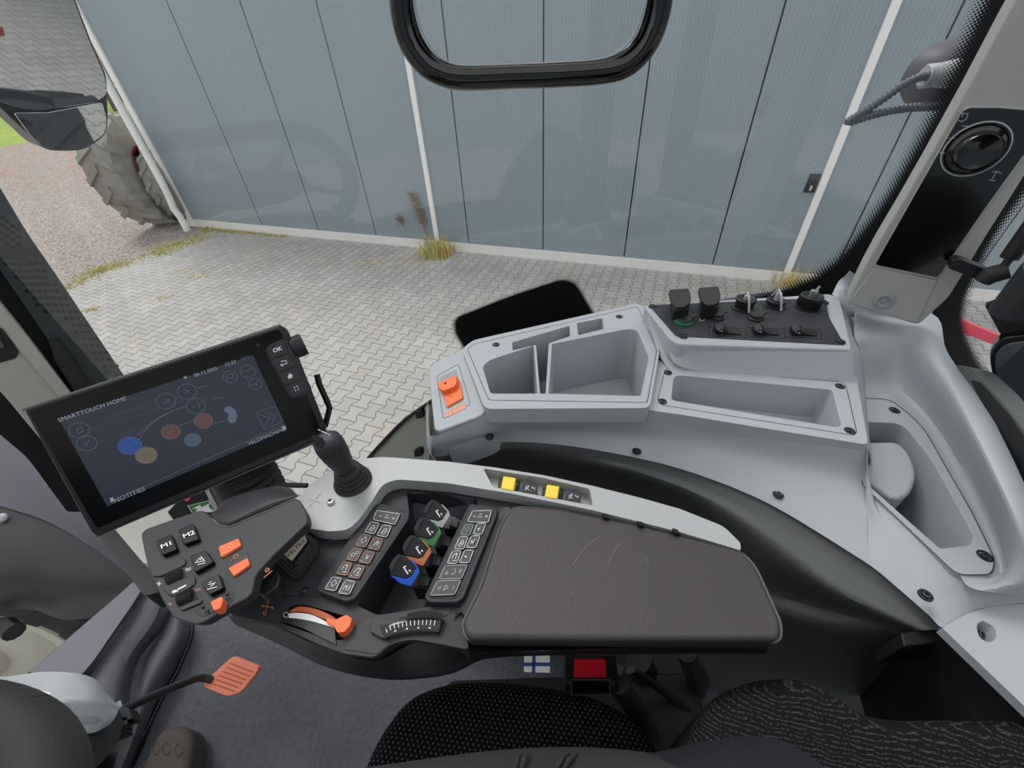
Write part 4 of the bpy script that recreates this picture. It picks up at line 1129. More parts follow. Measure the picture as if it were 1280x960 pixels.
def key(parent, quad, pl, h, body, ink, kind, name='key', lw=.0007, inset=.03):
    """quad = top-left, top-right, bottom-right, bottom-left in pixels"""
    cx_ = sum(p[0] for p in quad) / 4; cy_ = sum(p[1] for p in quad) / 4; quad = [(cx_ + (p[0] - cx_) * 1.08, cy_ + (p[1] - cy_) * 1.08) for p in quad]
    bm = bmesh.new()
    prism(bm, ring(pl, rp(quad, 1.5, 2), h), -pl.n * (h + .002), mi=0)
    def m(u, v):
        a, b, c, d = quad
        x = (a[0] * (1 - u) + b[0] * u) * (1 - v) + (d[0] * (1 - u) + c[0] * u) * v
        y = (a[1] * (1 - u) + b[1] * u) * (1 - v) + (d[1] * (1 - u) + c[1] * u) * v
        return (x, y)
    i = inset
    if ink[0]: strokes('', [rp([m(i, i), m(1 - i, i), m(1 - i, 1 - i), m(i, 1 - i)], 1.2, 2)], pl, None, w=lw, out=h + .0004, closed=True, bm=bm, mi=1)
    if kind: strokes('', [[m(*p) for p in ln] for ln in keyicon(kind, quad)], pl, None, w=lw, out=h + .0004, bm=bm, mi=2)
    return obj(name, bm, [body, ink[0] or ink[1], ink[1]], parent, smooth=False)

def cq(s, *pts):
    ox, oy, k = s
    return [(ox + x / k, oy + y / k) for x, y in pts]
S4, S5 = (340, 560, 4.923), (460, 600, 6.4)
kp = slab('keypad', rp([(473, 628, 5), (512, 640, 6), (510, 650, 3), (444, 748, 4), (432, 752, 4), (397, 739, 5), (396, 732, 4), (464, 634, 4)], 4), H(.700), M['arm'], arm, thick=.055, bevel=.0015)
strokes('keypad_groove', [rp([(474, 631, 4), (507, 641, 5), (506, 650, 3), (441, 744, 4), (431, 747, 4), (401, 736, 4), (400, 731, 3), (467, 636, 3)], 3)], H(.7), M['black2'], arm, w=.0007, out=.0003, closed=True)
p7 = H(.7002)
WI, BR, GR = (M['white'], M['white']), (M['bronze'], M['white']), (M['green_print'], M['grey_print'])
GY = (M['lsilver'], M['lsilver'])
M['key'] = mat('dark key', (44, 44, 47), .45); M['keyb'] = mat('brown black key', (50, 40, 38), .45)
ks = [(((645, 385), (785, 405), (755, 470), (625, 440)), 'key', WI, 'rock'),
      (((610, 455), (660, 463), (630, 528), (572, 515)), 'key', WI, 'lift'), (((682, 473), (735, 480), (705, 548), (645, 535)), 'key', WI, 'lift'),
      (((555, 530), (610, 540), (575, 610), (512, 600)), 'keyb', BR, 'gear'), (((628, 550), (684, 560), (655, 628), (590, 615)), 'keyb', BR, 'abc'),
      (((500, 613), (557, 622), (520, 695), (455, 685)), 'keyb', BR, 'rings'), (((573, 633), (632, 642), (598, 712), (532, 700)), 'keyb', BR, 'xyz'),
      (((440, 700), (493, 708), (462, 783), (393, 772)), 'keyb', BR, 'num1'), (((515, 720), (572, 728), (535, 803), (468, 792)), 'keyb', BR, 'num2'),
      (((372, 793), (427, 802), (390, 878), (325, 866)), 'key', WI, 'gear'), (((455, 812), (512, 822), (475, 900), (408, 890)), 'key', WI, 'M3')]
for q, b, ink, kd in ks: key(kp, cq(S4, *q), p7, .0022, M[b], ink, kd)
kp2 = slab('keypad', rp([(588, 629, 4), (622, 636, 5), (621, 644, 3), (579, 748, 4), (570, 753, 4), (536, 753, 5), (530, 746, 4), (583, 637, 4)], 4), H(.700), M['arm'], arm, thick=.055, bevel=.0015)
strokes('keypad_groove', [rp([(590, 632, 4), (618, 638, 4), (616, 645, 3), (575, 744, 4), (567, 748.5, 4), (538, 748, 4), (534, 743, 3), (586, 637, 3)], 3)], H(.7), M['black2'], arm, w=.0007, out=.0003, closed=True)
ks = [(((838, 248), (987, 243), (960, 338), (795, 333)), 'key', WI, 'rock'),
      (((780, 355), (845, 352), (815, 440), (738, 440)), 'key', GR, 'gear'), (((874, 348), (943, 345), (910, 434), (838, 432)), 'key', WI, 'abd'),
      (((735, 455), (800, 453), (765, 550), (690, 550)), 'key', WI, 'lift'), (((828, 448), (895, 446), (862, 540), (785, 540)), 'key', WI, 'cde'),
      (((678, 568), (745, 566), (708, 667), (632, 667)), 'key', WI, 'num1'), (((775, 562), (843, 560), (807, 660), (728, 660)), 'key', WI, 'xxa'),
      (((620, 685), (792, 678), (747, 787), (570, 792)), 'key', GY, 'arrows'), (((557, 808), (740, 802), (692, 914), (500, 922)), 'key', GY, 'play')]
for q, b, ink, kd in ks: key(kp2, cq(S5, *q), p7, .0022, M[b], ink, kd)
# flank between keypad and pad
bm = loft([[at(x, y, .699) for x, y in ((620, 633), (640, 634), (628, 650), (601, 735), (583, 775))], [at(x, y, .694) for x, y in ((622, 638), (620, 648), (606, 690), (585, 745), (576, 765))], [at(x, y, .69) for x, y in ((618, 644), (611, 660), (597, 696), (577, 750), (566, 775))]], n=20, sub=3, curve=False)
obj('pad_flank', bm, M['arm2'], arm)

# ---- four coloured finger levers
lev_ref = (285, 720)
cols = [('blue', (285, 720), 'blue'), ('copper', (385, 562), 'orange brown'), ('green', (470, 411), 'green'), ('lsilver', (545, 268), 'light grey')]
for cname, c, word in cols:
    ox, oy = c[0] - 285, c[1] - 720
    sc = 1 - (720 - c[1]) / 452 * .13
    def q(*pts): return [(460 + (c[0] + (x - 285) * sc) / 6.4, 600 + (c[1] + (y - 720) * sc) / 6.4) for x, y in pts]
    pt = Pl(at(460 + c[0] / 6.4, 600 + c[1] / 6.4, .716), Vector((.25, -.45, .85)))
    body = slab('finger_lever', rp(q((172, 705), (200, 640), (243, 595), (290, 600), (330, 635), (392, 700), (372, 750), (345, 788), (300, 790), (182, 768)), 2.5, 3), pt, M['black'], arm, thick=.018, bevel=.002)
    body['label'] = 'finger lever with a %s band' % word
    bnd = slab('colour_band', q((180, 764), (306, 792), (345, 776), (388, 705), (330, 640), (345, 636), (404, 700), (414, 738), (345, 853), (252, 826)), pt, M[cname], body, out=.0012, thick=.012, bevel=.0008)
    slab('lever_ridge', rp(q((168, 700), (198, 635), (243, 592), (268, 600), (222, 660), (205, 712), (186, 722)), 2, 3), pt, M['arm'], body, out=.004, thick=.012, bevel=.002)
    strokes('white_symbol', [q((290, 705), (318, 748)), q((285, 700), (300, 690)), q((330, 722), (338, 728))], pt, M['white'], body, w=.0016, out=.0006)
    slab('lever_stalk', rp(q((400, 735), (455, 750), (520, 790), (500, 880), (400, 860), (350, 860)), 2, 3), H(.678), M['black'], body, thick=.035, bevel=.002)
    slab('detent_block', rp(q((430, 760), (500, 775), (480, 850), (400, 835)), 2, 3), H(.686), M['arm'], body, thick=.01, bevel=.002)

# ---- orange slider with its arc scale
bm = bmesh.new()
arcA = [(362, 764), (372, 758.5), (385, 759), (400, 763), (415, 770), (426, 779)]
arcB = [(360, 769), (370, 764.5), (385, 766), (399, 771), (412, 777), (419, 785)]
def band(name, a, b, z, m, parent, th=.006):
    A = resample(cr([at(x, y, z) for x, y in a], 6), 24); B = resample(cr([at(x, y, z) for x, y in b], 6), 24)
    bm = bmesh.new(); prism(bm, A + B[::-1], Vector((0, 0, -th))); return obj(name, bm, m, parent, smooth=False)
band('orange_arc', arcA, arcB, .689, M['orange2'], arm)
band('white_scale', [(361, 767), (372, 766), (388, 768), (402, 774), (414, 781), (418, 784)], [(361, 772), (372, 773), (388, 776), (402, 780), (414, 783.5), (418, 785)], .6915, M['white'], arm, .004)
band('black_scale', [(354, 764), (361, 764), (372, 769), (402, 777), (418, 784)], [(350, 778), (362, 780), (380, 786), (402, 797), (420, 806)], .690, M['black'], arm, .010)
strokes('scale_circle', [[(357.5 + 3.2 * math.cos(a), 768.5 + 3.2 * math.sin(a)) for a in [k * .6 for k in range(12)]]], H(.690), M['white'], arm, w=.0007, out=.0006)
bm = bmesh.new(); pl_ = H(.70)
prism(bm, ring(pl_, rp([(416, 776, 1), (433, 768, 2), (440, 773, 2), (437, 783, 3), (430, 790, 2), (422, 791, 2), (418, 784, 1)], 1.5, 3)), Vector((0, 0, -.02)))
prism(bm, ring(H(.695), [(408, 772), (420, 775), (420, 785), (408, 778)]), Vector((0, 0, -.008)))
o = obj('slider_knob', bm, M['orange'], arm, bevel=.0016); o['label'] = 'bright orange slider knob'
# orange printed cross arrows and symbols
strokes('arrow_print', [[(327, 757), (342, 760)], [(335, 750), (332, 766)], [(336, 753), (338, 748), (341, 747)], [(329, 755), (327, 757), (329, 759)], [(340, 758), (342, 760), (340, 762)], [(338, 748), (342, 749)], [(329, 765), (330, 769), (333, 768), (332, 765), (329, 765)]], H(.688), M['orange_print'], arm, w=.0009, out=.0006)
# sunken shelf and thumb wheel
slab('thumb_shelf', SHELF, H(.6885), M['arm2'], arm, out=.0003, thick=.003, bevel=.0008)
slab('wheel_plate', rp([(466, 771, 3), (512, 775, 10), (540, 771, 3), (553, 774, 2), (549, 790, 2), (515, 790, 14), (490, 795, 8), (478, 798, 3), (461, 789, 4)], 3), H(.694), M['arm2'], arm, thick=.008, bevel=.001)
bm = bmesh.new()
wa, wb_ = [(478, 790), (490, 780), (505, 776.5), (520, 774.5), (535, 774), (552, 775)], [(481, 798), (492, 793), (505, 790), (520, 788.5), (535, 788.5), (548, 790)]
A = resample(cr([at(x, y, .6975) for x, y in wa], 6), 30); B = resample(cr([at(x, y, .6955) for x, y in wb_], 6), 30)
prism(bm, A + B[::-1], Vector((0, 0, -.01))); obj('scale_arc', bm, M['gloss'], arm, smooth=False)
bm = bmesh.new()
for k in range(1, 28):
    t = k / 28; 
    if k % 2: continue
    a = A[min(29, int(t * 29))]; b = B[min(29, int(t * 29))]; d = (b - a); a2 = a + d * .1 + Vector((0, 0, .0012)); b2 = a + d * (.55 if k % 2 == 0 else .9) + Vector((0, 0, .0012))
    s = d.cross(Vector((0, 0, 1))).normalized() * .00045
    bm.faces.new([bm.verts.new(v) for v in (a2 - s, b2 - s, b2 + s, a2 + s)])
    if k % 3 == 0:
        c = a + d * .78 + Vector((0, 0, .0012)); e = d.normalized() * .0007; s2 = s * 2.4
        bm.faces.new([bm.verts.new(v) for v in (c - s2 - e, c + s2 - e, c + s2 + e, c - s2 + e)])
obj('scale_marks', bm, M['white'], arm, smooth=False)
bm = bmesh.new()
wc = at(532, 772, .685)
for k in range(26):
    t = k / 25; p = at(508 + 44 * t, 775.5 - 3.2 * math.sin(t * math.pi), .6985); d = Vector((0, .008, -.002))
    tube(bm, [p, p + d], .0008, 5)
prism(bm, ring(H(.6975), rp([(508, 775), (520, 770.5), (540, 769), (554, 772), (553, 777), (520, 776)], 2)), Vector((0, 0, -.012)))
obj('thumb_wheel', bm, M['rubber'], arm, smooth=False)
slab('wheel_stop', rp([(475, 781), (490, 780), (486, 788), (478, 793)], 2), H(.6955), M['black2'], arm, thick=.004, bevel=.0008)
# silver trim print and bolt
strokes('joystick_marks', [[(388, 624.5), (398, 628)], [(386, 633), (391, 629)], [(395, 624), (401, 617)], [(385, 622.5), (387, 624)], [(399, 628.5), (401, 629.5)]], H(.712), M['grey_print'], arm, w=.0008, out=.0004)
bm = bmesh.new(); lathe(bm, at(414, 628.5, .712), (0, 0, 1), [(.0052, 0), (.0052, .003), (.0042, .0048), (.0022, .0052), (.0018, .002), (0, .002)], 20, mifn=lambda i: 1 if i > 3 else 0)
obj('cap_bolt', bm, [M['chrome'], M['black2']], arm)
# little dark rail beside the trim
bm = bmesh.new(); tube(bm, [at(345, 606, .69), at(384, 607, .69)], .004, 8); obj('side_rail', bm, M['black'], arm)

# ================================================================== JOYSTICK
js = thing('joystick', at(443, 600, .712), 'slim dark joystick with ribbed boot rising from the silver trim', 'joystick')
b0 = at(440, 601, .712); tz = Vector((0, 0, 1)); top = H(.812).hit(407, 549)
ax_ = (top - b0).normalized(); lean = (ax_ * .35 + tz * .65).normalized()
bm = bmesh.new()
bc = at(441, 601, .714)
lathe(bm, bc, lean, [(.0275, -.004), (.0275, .002), (.0255, .006), (.0235, .006), (.0245, .009), (.0232, .013), (.0212, .013), (.0222, .016), (.0208, .020), (.019, .020), (.0198, .023), (.0185, .028), (.012, .030), (0, .030)], 36)
obj('rubber_boot', bm, M['rubber2'], js, ang=25)
g0 = bc + lean * .018
side = ax_.cross(Vector((0, 1, 0))).normalized()
gx = (at(460, 590, .75) - at(440, 601, .75)).normalized(); gx = (gx - ax_ * gx.dot(ax_)).normalized(); gy = ax_.cross(gx).normalized()
L = (top - g0).length
bm = bmesh.new()
prof = [(0, .0135, .0115), (.18, .014, .0125), (.4, .016, .014), (.62, .0185, .0155), (.82, .0195, .0165), (.95, .018, .0155), (1.02, .0135, .012), (1.04, .007, .007)]
rs = []
d0 = (top - g0).normalized()
for t, a, b in prof:
    c = g0 + d0 * L * t
    out = []
    for k in range(20):
        th = 2 * math.pi * k / 20; cx, sy = math.cos(th), math.sin(th)
        e = .72
        out.append(bm.verts.new(c + gx * a * math.copysign(abs(cx) ** e, cx) + gy * b * math.copysign(abs(sy) ** e, sy)))
    rs.append(out)
for p, q in zip(rs[:-1], rs[1:]):
    for k in range(20): bm.faces.new((p[k], p[(k + 1) % 20], q[(k + 1) % 20], q[k]))
bm.faces.new(rs[-1]); bm.faces.new(rs[0][::-1])
gr = obj('grip', bm, M['arm2'], js, ang=60)
gp_ = Pl(g0 + d0 * L * .85, CAM - (g0 + d0 * L)) ; gp2 = Pl(gp_.p + gp_.n * .019, gp_.n)
slab('thumb_roller', rp([(391, 543), (405, 548), (402, 561), (392, 556)], 2), gp2, M['black2'], gr, out=.0, thick=.006, bevel=.0006)
strokes('grip_print', [[(398, 537), (400, 538)], [(402, 539), (409, 542)], [(411, 543), (412, 544)]], gp2, M['white'], gr, w=.0013, out=.001)

# ================================================================== PALM CONTROL LEVER
pl8 = H(.762)
lever = thing('control_lever', at(330, 690, .69), 'dark palm control lever with M1 and M2 keys and orange buttons', 'control lever')
HEAD = rp([(175, 668, 6), (181, 661, 6), (195, 656, 8), (247, 638, 8), (255, 638, 6), (266, 647, 6), (274, 654.7, 8), (286, 657, 8), (300, 651, 10), (336, 636, 0), (371, 620, 8), (384, 640, 8), (386, 652, 6), (377, 661, 6), (343, 693, 6), (320, 718, 6), (315, 741, 6), (309, 748, 6), (282, 762, 10), (253, 779, 10), (243, 781.5, 8), (217, 773.5, 5), (201, 749, 8), (182, 702, 8)], 5)
bm = bmesh.new(); prism(bm, ring(pl8, HEAD), Vector((.002, .002, -.015)), taper=.97); lb = obj('lever_body', bm, M['arm2'], lever, bevel=.0045, seg=4)
bm = loft([PZ([(262, 644, .757), (268, 651, .760), (276, 657, .761), (288, 658, .761), (301, 652, .761), (336, 637, .761), (373, 621, .760)]),
           PZ([(266, 640, .759), (272, 645, .763), (280, 649, .765), (291, 649, .766), (304, 643, .766), (338, 628, .766), (372, 619, .762)]),
           PZ([(272, 637, .752), (279, 637, .757), (285, 635, .759), (295, 632, .760), (308, 626, .760), (338, 616, .760), (368, 615, .756)]),
           PZ([(276, 632, .735), (280, 626, .740), (286, 622.5, .742), (300, 618, .744), (320, 612.5, .744), (344, 608, .743), (362, 610, .742)]),
           PZ([(286, 640, .715), (290, 632, .715), (296, 628, .715), (306, 622, .715), (325, 616, .715), (346, 612, .715), (368, 614, .715)])], n=40, sub=5)
obj('palm_hump', bm, M['arm2'], lever, ang=70)
strokes('body_edge', [[(266, 648.5), (274, 656), (286, 658.5), (300, 652.5), (336, 637.5), (371, 621.5)]], H(.7625), M['dim_print'], lever, w=.0012, out=.0004)
S6 = (160, 630, 6)
M['keyg'] = mat('glossy black key', (11, 11, 13), .3, spec=.3)
def pkey(pts, nm, z=.006, m='keyg', r=2.5):
    q_ = cq(S6, *pts); bm = bmesh.new(); prism(bm, ring(pl8, rp(q_, r, 3), z), -pl8.n * (z + .002), taper=1.06)
    return obj(nm, bm, M[m], lever, bevel=.0014)
k1 = pkey([(210, 278), (325, 232), (366, 340), (255, 384)], 'button'); k2 = pkey([(382, 195), (490, 150), (530, 262), (420, 303)], 'button')
k3 = pkey([(462, 390), (580, 345), (640, 435), (500, 513)], 'button'); k4 = pkey([(540, 592), (678, 522), (714, 628), (612, 680)], 'button')
slab('button_well', rp(cq(S6, (200, 275), (330, 222), (378, 345), (250, 395)), 3, 3), pl8, M['black2'], lever, out=.0004, thick=.001, bevel=0)
slab('button_well', rp(cq(S6, (372, 190), (495, 140), (540, 268), (415, 313)), 3, 3), pl8, M['black2'], lever, out=.0004, thick=.001, bevel=0)
dv = (22, -9)
text('lettering', 'M1', H(.7684), (208.3, 681), dv, 4.9, M['white'], k1, bold=.03)
text('lettering', 'M2', H(.7684), (236, 668), dv, 4.9, M['white'], k2, bold=.03)
strokes('lift_symbol', [cq(S6, (505, 440), (575, 425)), cq(S6, (515, 432), (535, 405), (545, 420)), cq(S6, (545, 395), (568, 420)), cq(S6, (525, 455), (580, 440))], H(.7684), M['white'], k3, w=.0009)
strokes('lower_symbol', [cq(S6, (595, 640), (665, 622)), cq(S6, (605, 605), (655, 590)), cq(S6, (620, 620), (645, 600)), cq(S6, (610, 590), (625, 580))], H(.7684), M['white'], k4, w=.0009)
for g in ([(170, 500), (395, 395), (430, 410), (432, 450), (400, 468), (250, 540), (175, 545)], [(250, 620), (420, 555), (500, 540), (505, 590), (470, 625), (345, 690), (300, 680)], [(380, 775), (520, 715), (560, 720), (545, 740), (400, 800)]):
    slab('roller_guard', rp(cq(S6, *g), 3, 3), pl8, M['arm2'], lever, out=.0022, thick=.004, bevel=.0015, seg=3)
for g, nb in (([(262, 545), (400, 470), (435, 560), (300, 625)], 6), ([(345, 690), (475, 630), (520, 715), (385, 775)], 6)):
    slab('roller_slot', rp(cq(S6, *g), 1.5, 2), pl8, M['black2'], lever, out=.0012, thick=.003, bevel=.0004)
    a, b, c, d = [Vector((*p, 0)) for p in cq(S6, *g)]
    bm = bmesh.new(); mid0 = a.lerp(d, .5); mid1 = b.lerp(c, .5)
    A_ = pl8.hit(mid0.x + 2, mid0.y - 1, .002); B_ = pl8.hit(mid1.x - 2, mid1.y + 1, .002); tube(bm, [A_, B_], .0052, 18)
    for k in range(18):
        th = 2 * math.pi * k / 18; dd = (B_ - A_).normalized(); n1 = dd.cross(Vector((0, 0, 1))).normalized(); n2 = dd.cross(n1); of = (n1 * math.cos(th) + n2 * math.sin(th)) * .0056
        tube(bm, [A_ + of, B_ + of], .0005, 4)
    obj('thumb_roller', bm, M['black'], lever)
strokes('roller_print', [cq(S6, (218, 598), (246, 598)), cq(S6, (232, 585), (233, 612)), cq(S6, (432, 490), (468, 478)), cq(S6, (437, 502), (473, 490))], pl8, M['white'], lever, w=.0010, out=.0005)
strokes('roller_print', [cq(S6, (338, 655), (365, 645), (430, 612)), cq(S6, (340, 662), (370, 650))], pl8, M['white'], lever, w=.0022, out=.0030)
strokes('orange_print', [cq(S6, (300, 750), (330, 750)), cq(S6, (315, 738), (316, 764)), cq(S6, (505, 642), (540, 630)), cq(S6, (510, 655), (545, 642))], pl8, M['bronze'], lever, w=.0008, out=.0005)
strokes('orange_print', [cq(S6, (550, 780), (575, 768), (572, 786), (550, 780)), cq(S6, (585, 805), (590, 825)), cq(S6, (595, 800), (610, 800), (602, 820), (618, 818)), cq(S6, (735, 680), (762, 675), (750, 695), (735, 680)), cq(S6, (742, 710), (748, 730)), cq(S6, (755, 705), (768, 705), (765, 725)), cq(S6, (690, 800), (715, 790), (725, 797), (705, 806), (690, 800))], pl8, M['orange_print'], lever, w=.0009, out=.0005)
bm = bmesh.new(); prism(bm, ring(pl8, rp(cq(S6, (612, 735), (700, 690), (716, 715), (690, 785), (640, 800), (630, 770)), 2.5, 3), .010), -pl8.n * .012); o = obj('rocker', bm, M['orange'], lever, bevel=.002); o['label'] = 'small orange rocker'
slab('rocker_dish', rp(cq(S6, (475, 800), (700, 680), (790, 640), (800, 690), (760, 760), (560, 850)), 6, 3), pl8, M['arm'], lever, out=.0005, thick=.002, bevel=.0004)
S3 = (160, 580, 4.923)
for g in ([(555, 508), (680, 455), (697, 500), (570, 573)], [(615, 640), (735, 575), (750, 618), (650, 690)]):
    slab('button_well', rp(cq(S3, (g[0][0] - 12, g[0][1] - 28), (g[1][0] - 2, g[1][1] - 26), (g[2][0] + 8, g[2][1] + 8), (g[3][0] - 8, g[3][1] + 12)), 2, 3), pl8, M['black'], lever, out=.0005, thick=.002, bevel=.0003)
    o = slab('orange_button', rp(cq(S3, *g), 2, 3), pl8, M['orange'], lever, out=.0035, thick=.004, bevel=.001); o['label'] = 'flat orange button'
def circ(x, y, r, n=10): return [(x + r * math.cos(k * 2 * math.pi / n), y + r * math.sin(k * 2 * math.pi / n)) for k in range(n + 1)]
strokes('gear_print', [circ(295.5, 695.5, 2.6), circ(290.5, 699.5, 1.8)], pl8, M['orange_print'], lever, w=.0008, out=.0005)
strokes('dot_print', [[(286, 684), (287.5, 684.5)]], pl8, M['white'], lever, w=.0010, out=.0042)
slab('side_button', rp([(317, 734, 5), (332, 720, 6), (344, 708, 5), (350.5, 719, 6), (348, 732, 6), (335, 742, 6), (323, 743, 5)], 5), H(.735), M['black'], lever, thick=.02, bevel=.004, seg=3)
strokes('side_print', [[(330, 722), (340, 713.5)], circ(334, 712.5, 2.6), circ(334, 712.5, 1.3)], pl8, M['orange_print'], lever, w=.0008, out=.0005)
# neck boot and name plate
for i, (z, s) in enumerate(((.698, 1.0), (.706, .90), (.714, .79), (.722, .68))):
    cx, cy = 372, 692
    BT = [(345, 702), (366, 721), (374, 720.5), (397.5, 687), (396.5, 674), (383, 664), (352, 680)]
    slab('boot_fold', rp([(cx + (x - cx) * s - i * .6, cy + (y - cy) * s - i * 2.2) for x, y in BT], 5), H(z), M['rubber2'], lever, thick=.007, bevel=.0024, seg=3)
npl = plane3(at(354, 693, .744), at(381, 670, .748), at(364, 702, .734))
np_ = slab('name_plate', [(353.5, 692.5), (381, 669), (384, 677), (365, 701.5)], npl, mat('brushed name plate', (150, 144, 130), .4, metal=.4), lever, out=.0004, thick=.004, bevel=.0004)
text('plate_lettering', 'VALTRA', npl, (370, 685.5), (15, -14), 5.0, M['black2'], np_, out=.0008, bold=.01)
slab('neck', rp([(346, 692), (378, 664), (384, 670), (360, 700)], 3), H(.735), M['black'], lever, thick=.03, bevel=.002)

# ================================================================== TOUCH MONITOR
MO, MX, MY = Vector((-.6078, .3586, .8891)), Vector((.2495, .1664, .0073)), Vector((.0396, -.0729, -.1529))
pm = plane3(MO, MO + MX, MO + MY)
mon = thing('touch_monitor', at(300, 610, .66), 'tilted black touch monitor with a dim blue menu screen and round dial', 'monitor')
slab('housing', rp([(29, 512, 4), (351, 406.5, 3), (359, 411, 4), (409, 538, 4), (404, 548, 3), (120, 671, 3), (113, 665, 3)], 3), pm, M['black'], mon, thick=.030, bevel=.003, seg=3)
slab('front_glass', rp([(35, 514, 5), (349, 411, 4), (402, 540, 4), (121, 661, 6)], 4), pm, mat('black glass bezel', (4, 4, 6), .22, spec=.2), mon, out=.0012, thick=.002, bevel=.0005)
bm = bmesh.new()
for a, b in (((28, 512), (351, 406)), ((118, 671.5), (404, 549))):
    bm = bmesh.new(); tube(bm, [pm.hit(*a, -.004), pm.hit(*b, -.004)], .0016, 6); obj('housing_edge', bm, M['dim_print'], mon)
def screen_mat():
    m, nt, b = newmat('dim lcd screen')
    tc, x, y, z = coords(nt)
    n = nt.nodes.new('ShaderNodeTexNoise'); n.inputs['Scale'].default_value = 6; n.inputs['Detail'].default_value = 4
    mp = nt.nodes.new('ShaderNodeMapping'); mp.inputs['Scale'].default_value = (3, 3, 40)
    nt.links.new(tc.outputs['Object'], mp.inputs[0]); nt.links.new(mp.outputs[0], n.inputs['Vector'])
    s = X(n.outputs['Fac'])
    c = cmix(nt, s, (24, 30, 42), (38, 46, 62))
    b.inputs['Base Color'].default_value = lin((30, 34, 42)); nt.links.new(c, b.inputs['Emission Color']); b.inputs['Emission Strength'].default_value = .62
    nt.links.new((s * .5 + .12).v, b.inputs['Roughness'])
    return m
scr = slab('screen', [(73, 523), (316, 444), (359, 536), (134, 633)], pm, screen_mat(), mon, out=.0018, thick=.001, bevel=0)
def emi(name, c, s=1.0):
    return mat(name, c, .5, emit=c, es=s)
E1 = emi('lcd grey', (74, 79, 92), .6); E2 = emi('lcd white', (126, 130, 140), .6); EB = emi('lcd blue', (32, 60, 120), .7); EY = emi('lcd sand', (92, 86, 68), .6); ER = emi('lcd rust', (84, 56, 56), .6); ET = emi('lcd teal', (60, 76, 92), .6); EG = emi('lcd pale', (78, 86, 104), .6)
def sdisc(cx, cy, r, m, nm, out=.0022):
    bm = bmesh.new(); bm.faces.new([bm.verts.new(p) for p in disc_ring(pm, (cx, cy), r * .00088, 28, out)]); return obj(nm, bm, m, scr, smooth=False)
def mcirc(x, y, r, n=28):
    """ring in the screen plane given in pixels (measured metres -> pixels is not needed)"""
    return disc_ring(pm, (x, y), r * .00088, n, .0024)
bm = bmesh.new()
def mring(bm, x, y, r, w=.0004):
    o = disc_ring(pm, (x, y), r * .00088 + w, 32, .0025); i = disc_ring(pm, (x, y), r * .00088 - w, 32, .0025)
    vo = [bm.verts.new(p) for p in o]; vi = [bm.verts.new(p) for p in i]
    for k in range(32): bm.faces.new((vo[k], vo[(k + 1) % 32], vi[(k + 1) % 32], vi[k]))
sdisc(162.5, 557, 13.5, EB, 'menu_disc'); sdisc(183, 569, 13, EY, 'menu_disc'); sdisc(213.8, 540, 11.5, ER, 'menu_disc'); sdisc(254.6, 526, 12, ER, 'menu_disc'); sdisc(241, 550, 10.5, ET, 'menu_disc')
for x, y, r in ((309.7, 464.6, 10.5), (287.7, 471, 9.5), (319.4, 479.8, 9), (234, 489.4, 12), (207.5, 501.3, 12), (245, 507.5, 12), (99.5, 537.7, 11), (108.7, 554, 11), (162.5, 557, 13.5), (183, 569, 13), (213.8, 540, 11.5), (254.6, 526, 12), (241, 550, 10.5)): mring(bm, x, y, r)
obj('menu_rings', bm, E1, scr, smooth=False)
L1 = [[(162, 515), (0, 0)]]
gl = [[(174, 549), (184, 535), (197, 524), (215, 514), (232, 508)], [(172, 544), (190, 527), (210, 516)], [(222, 497), (219, 499)], [(247, 485), (258, 482)], [(267, 499), (272, 498), (280, 497.5)], [(224, 532), (240, 527), (246, 526)], [(266, 530), (284, 525)],
      [(318.5, 517.5), (333, 511), (345, 508), (352.5, 527), (331, 537), (320, 517.5)], [(324, 519), (337, 521.5), (331, 533.5)], [(331, 515.5), (344.5, 519), (339, 530)],
      [(312, 550), (355, 531.5)], [(137, 627), (178, 609), (310, 551)], [(303, 465), (315, 461)], [(309, 468), (310, 468)], [(283, 473), (284, 468), (291, 467), (292, 472), (283, 474)], [(314, 482), (323, 477)], [(320, 482), (321, 480)],
      [(230, 486), (238, 492)], [(231, 492), (237, 487)], [(205, 505), (209, 499), (212, 500), (209, 503)], [(241, 508), (243, 508)], [(246, 502), (250, 509)], [(96, 536), (102, 534), (104, 539), (98, 542), (96, 536)], [(104, 552), (109, 554), (112, 550)], [(109, 554), (108, 559)],
      [(155, 561), (170, 554)], [(178, 567), (187, 565), (188, 572), (180, 574), (178, 567)], [(209, 541), (218, 538)], [(250, 527), (259, 524)], [(231, 550), (251, 547)]]
strokes('menu_pattern', gl, pm, E1, scr, w=.0008, out=.0026)
bm = bmesh.new(); bm.faces.new([bm.verts.new(pm.hit(x, y, .0023)) for x, y in [(281, 509), (287, 507.5), (294, 512), (297, 520), (294, 528), (288, 529), (284, 524), (286, 518), (280, 514)]]); obj('menu_shape', bm, EG, scr, smooth=False)
dm = (30, -10)
text('screen_text', 'SMARTTOUCH HOME', pm, (116, 511.5), (74, -24.5), 5.2, E2, scr, out=.0026, squash=.98)
text('screen_text', 'NOTITIES', pm, (162, 618.5), (31, -13), 5.4, E2, scr, out=.0026)
text('screen_text', 'VELDMACHINE', pm, (333.5, 545.5), (32, -13.5), 4.6, E2, scr, out=.0026)
text('screen_text', '06.11.2025', pm, (257.5, 464.8), (30, -9.5), 4.2, E2, scr, out=.0026)
text('screen_text', '12:22', pm, (287.8, 454.3), (14, -4.5), 4.4, E2, scr, out=.0026)
text('screen_text', '13°C', pm, (306.5, 447.8), (11, -3.6), 3.6, E1, scr, out=.0026)
bm = bmesh.new()
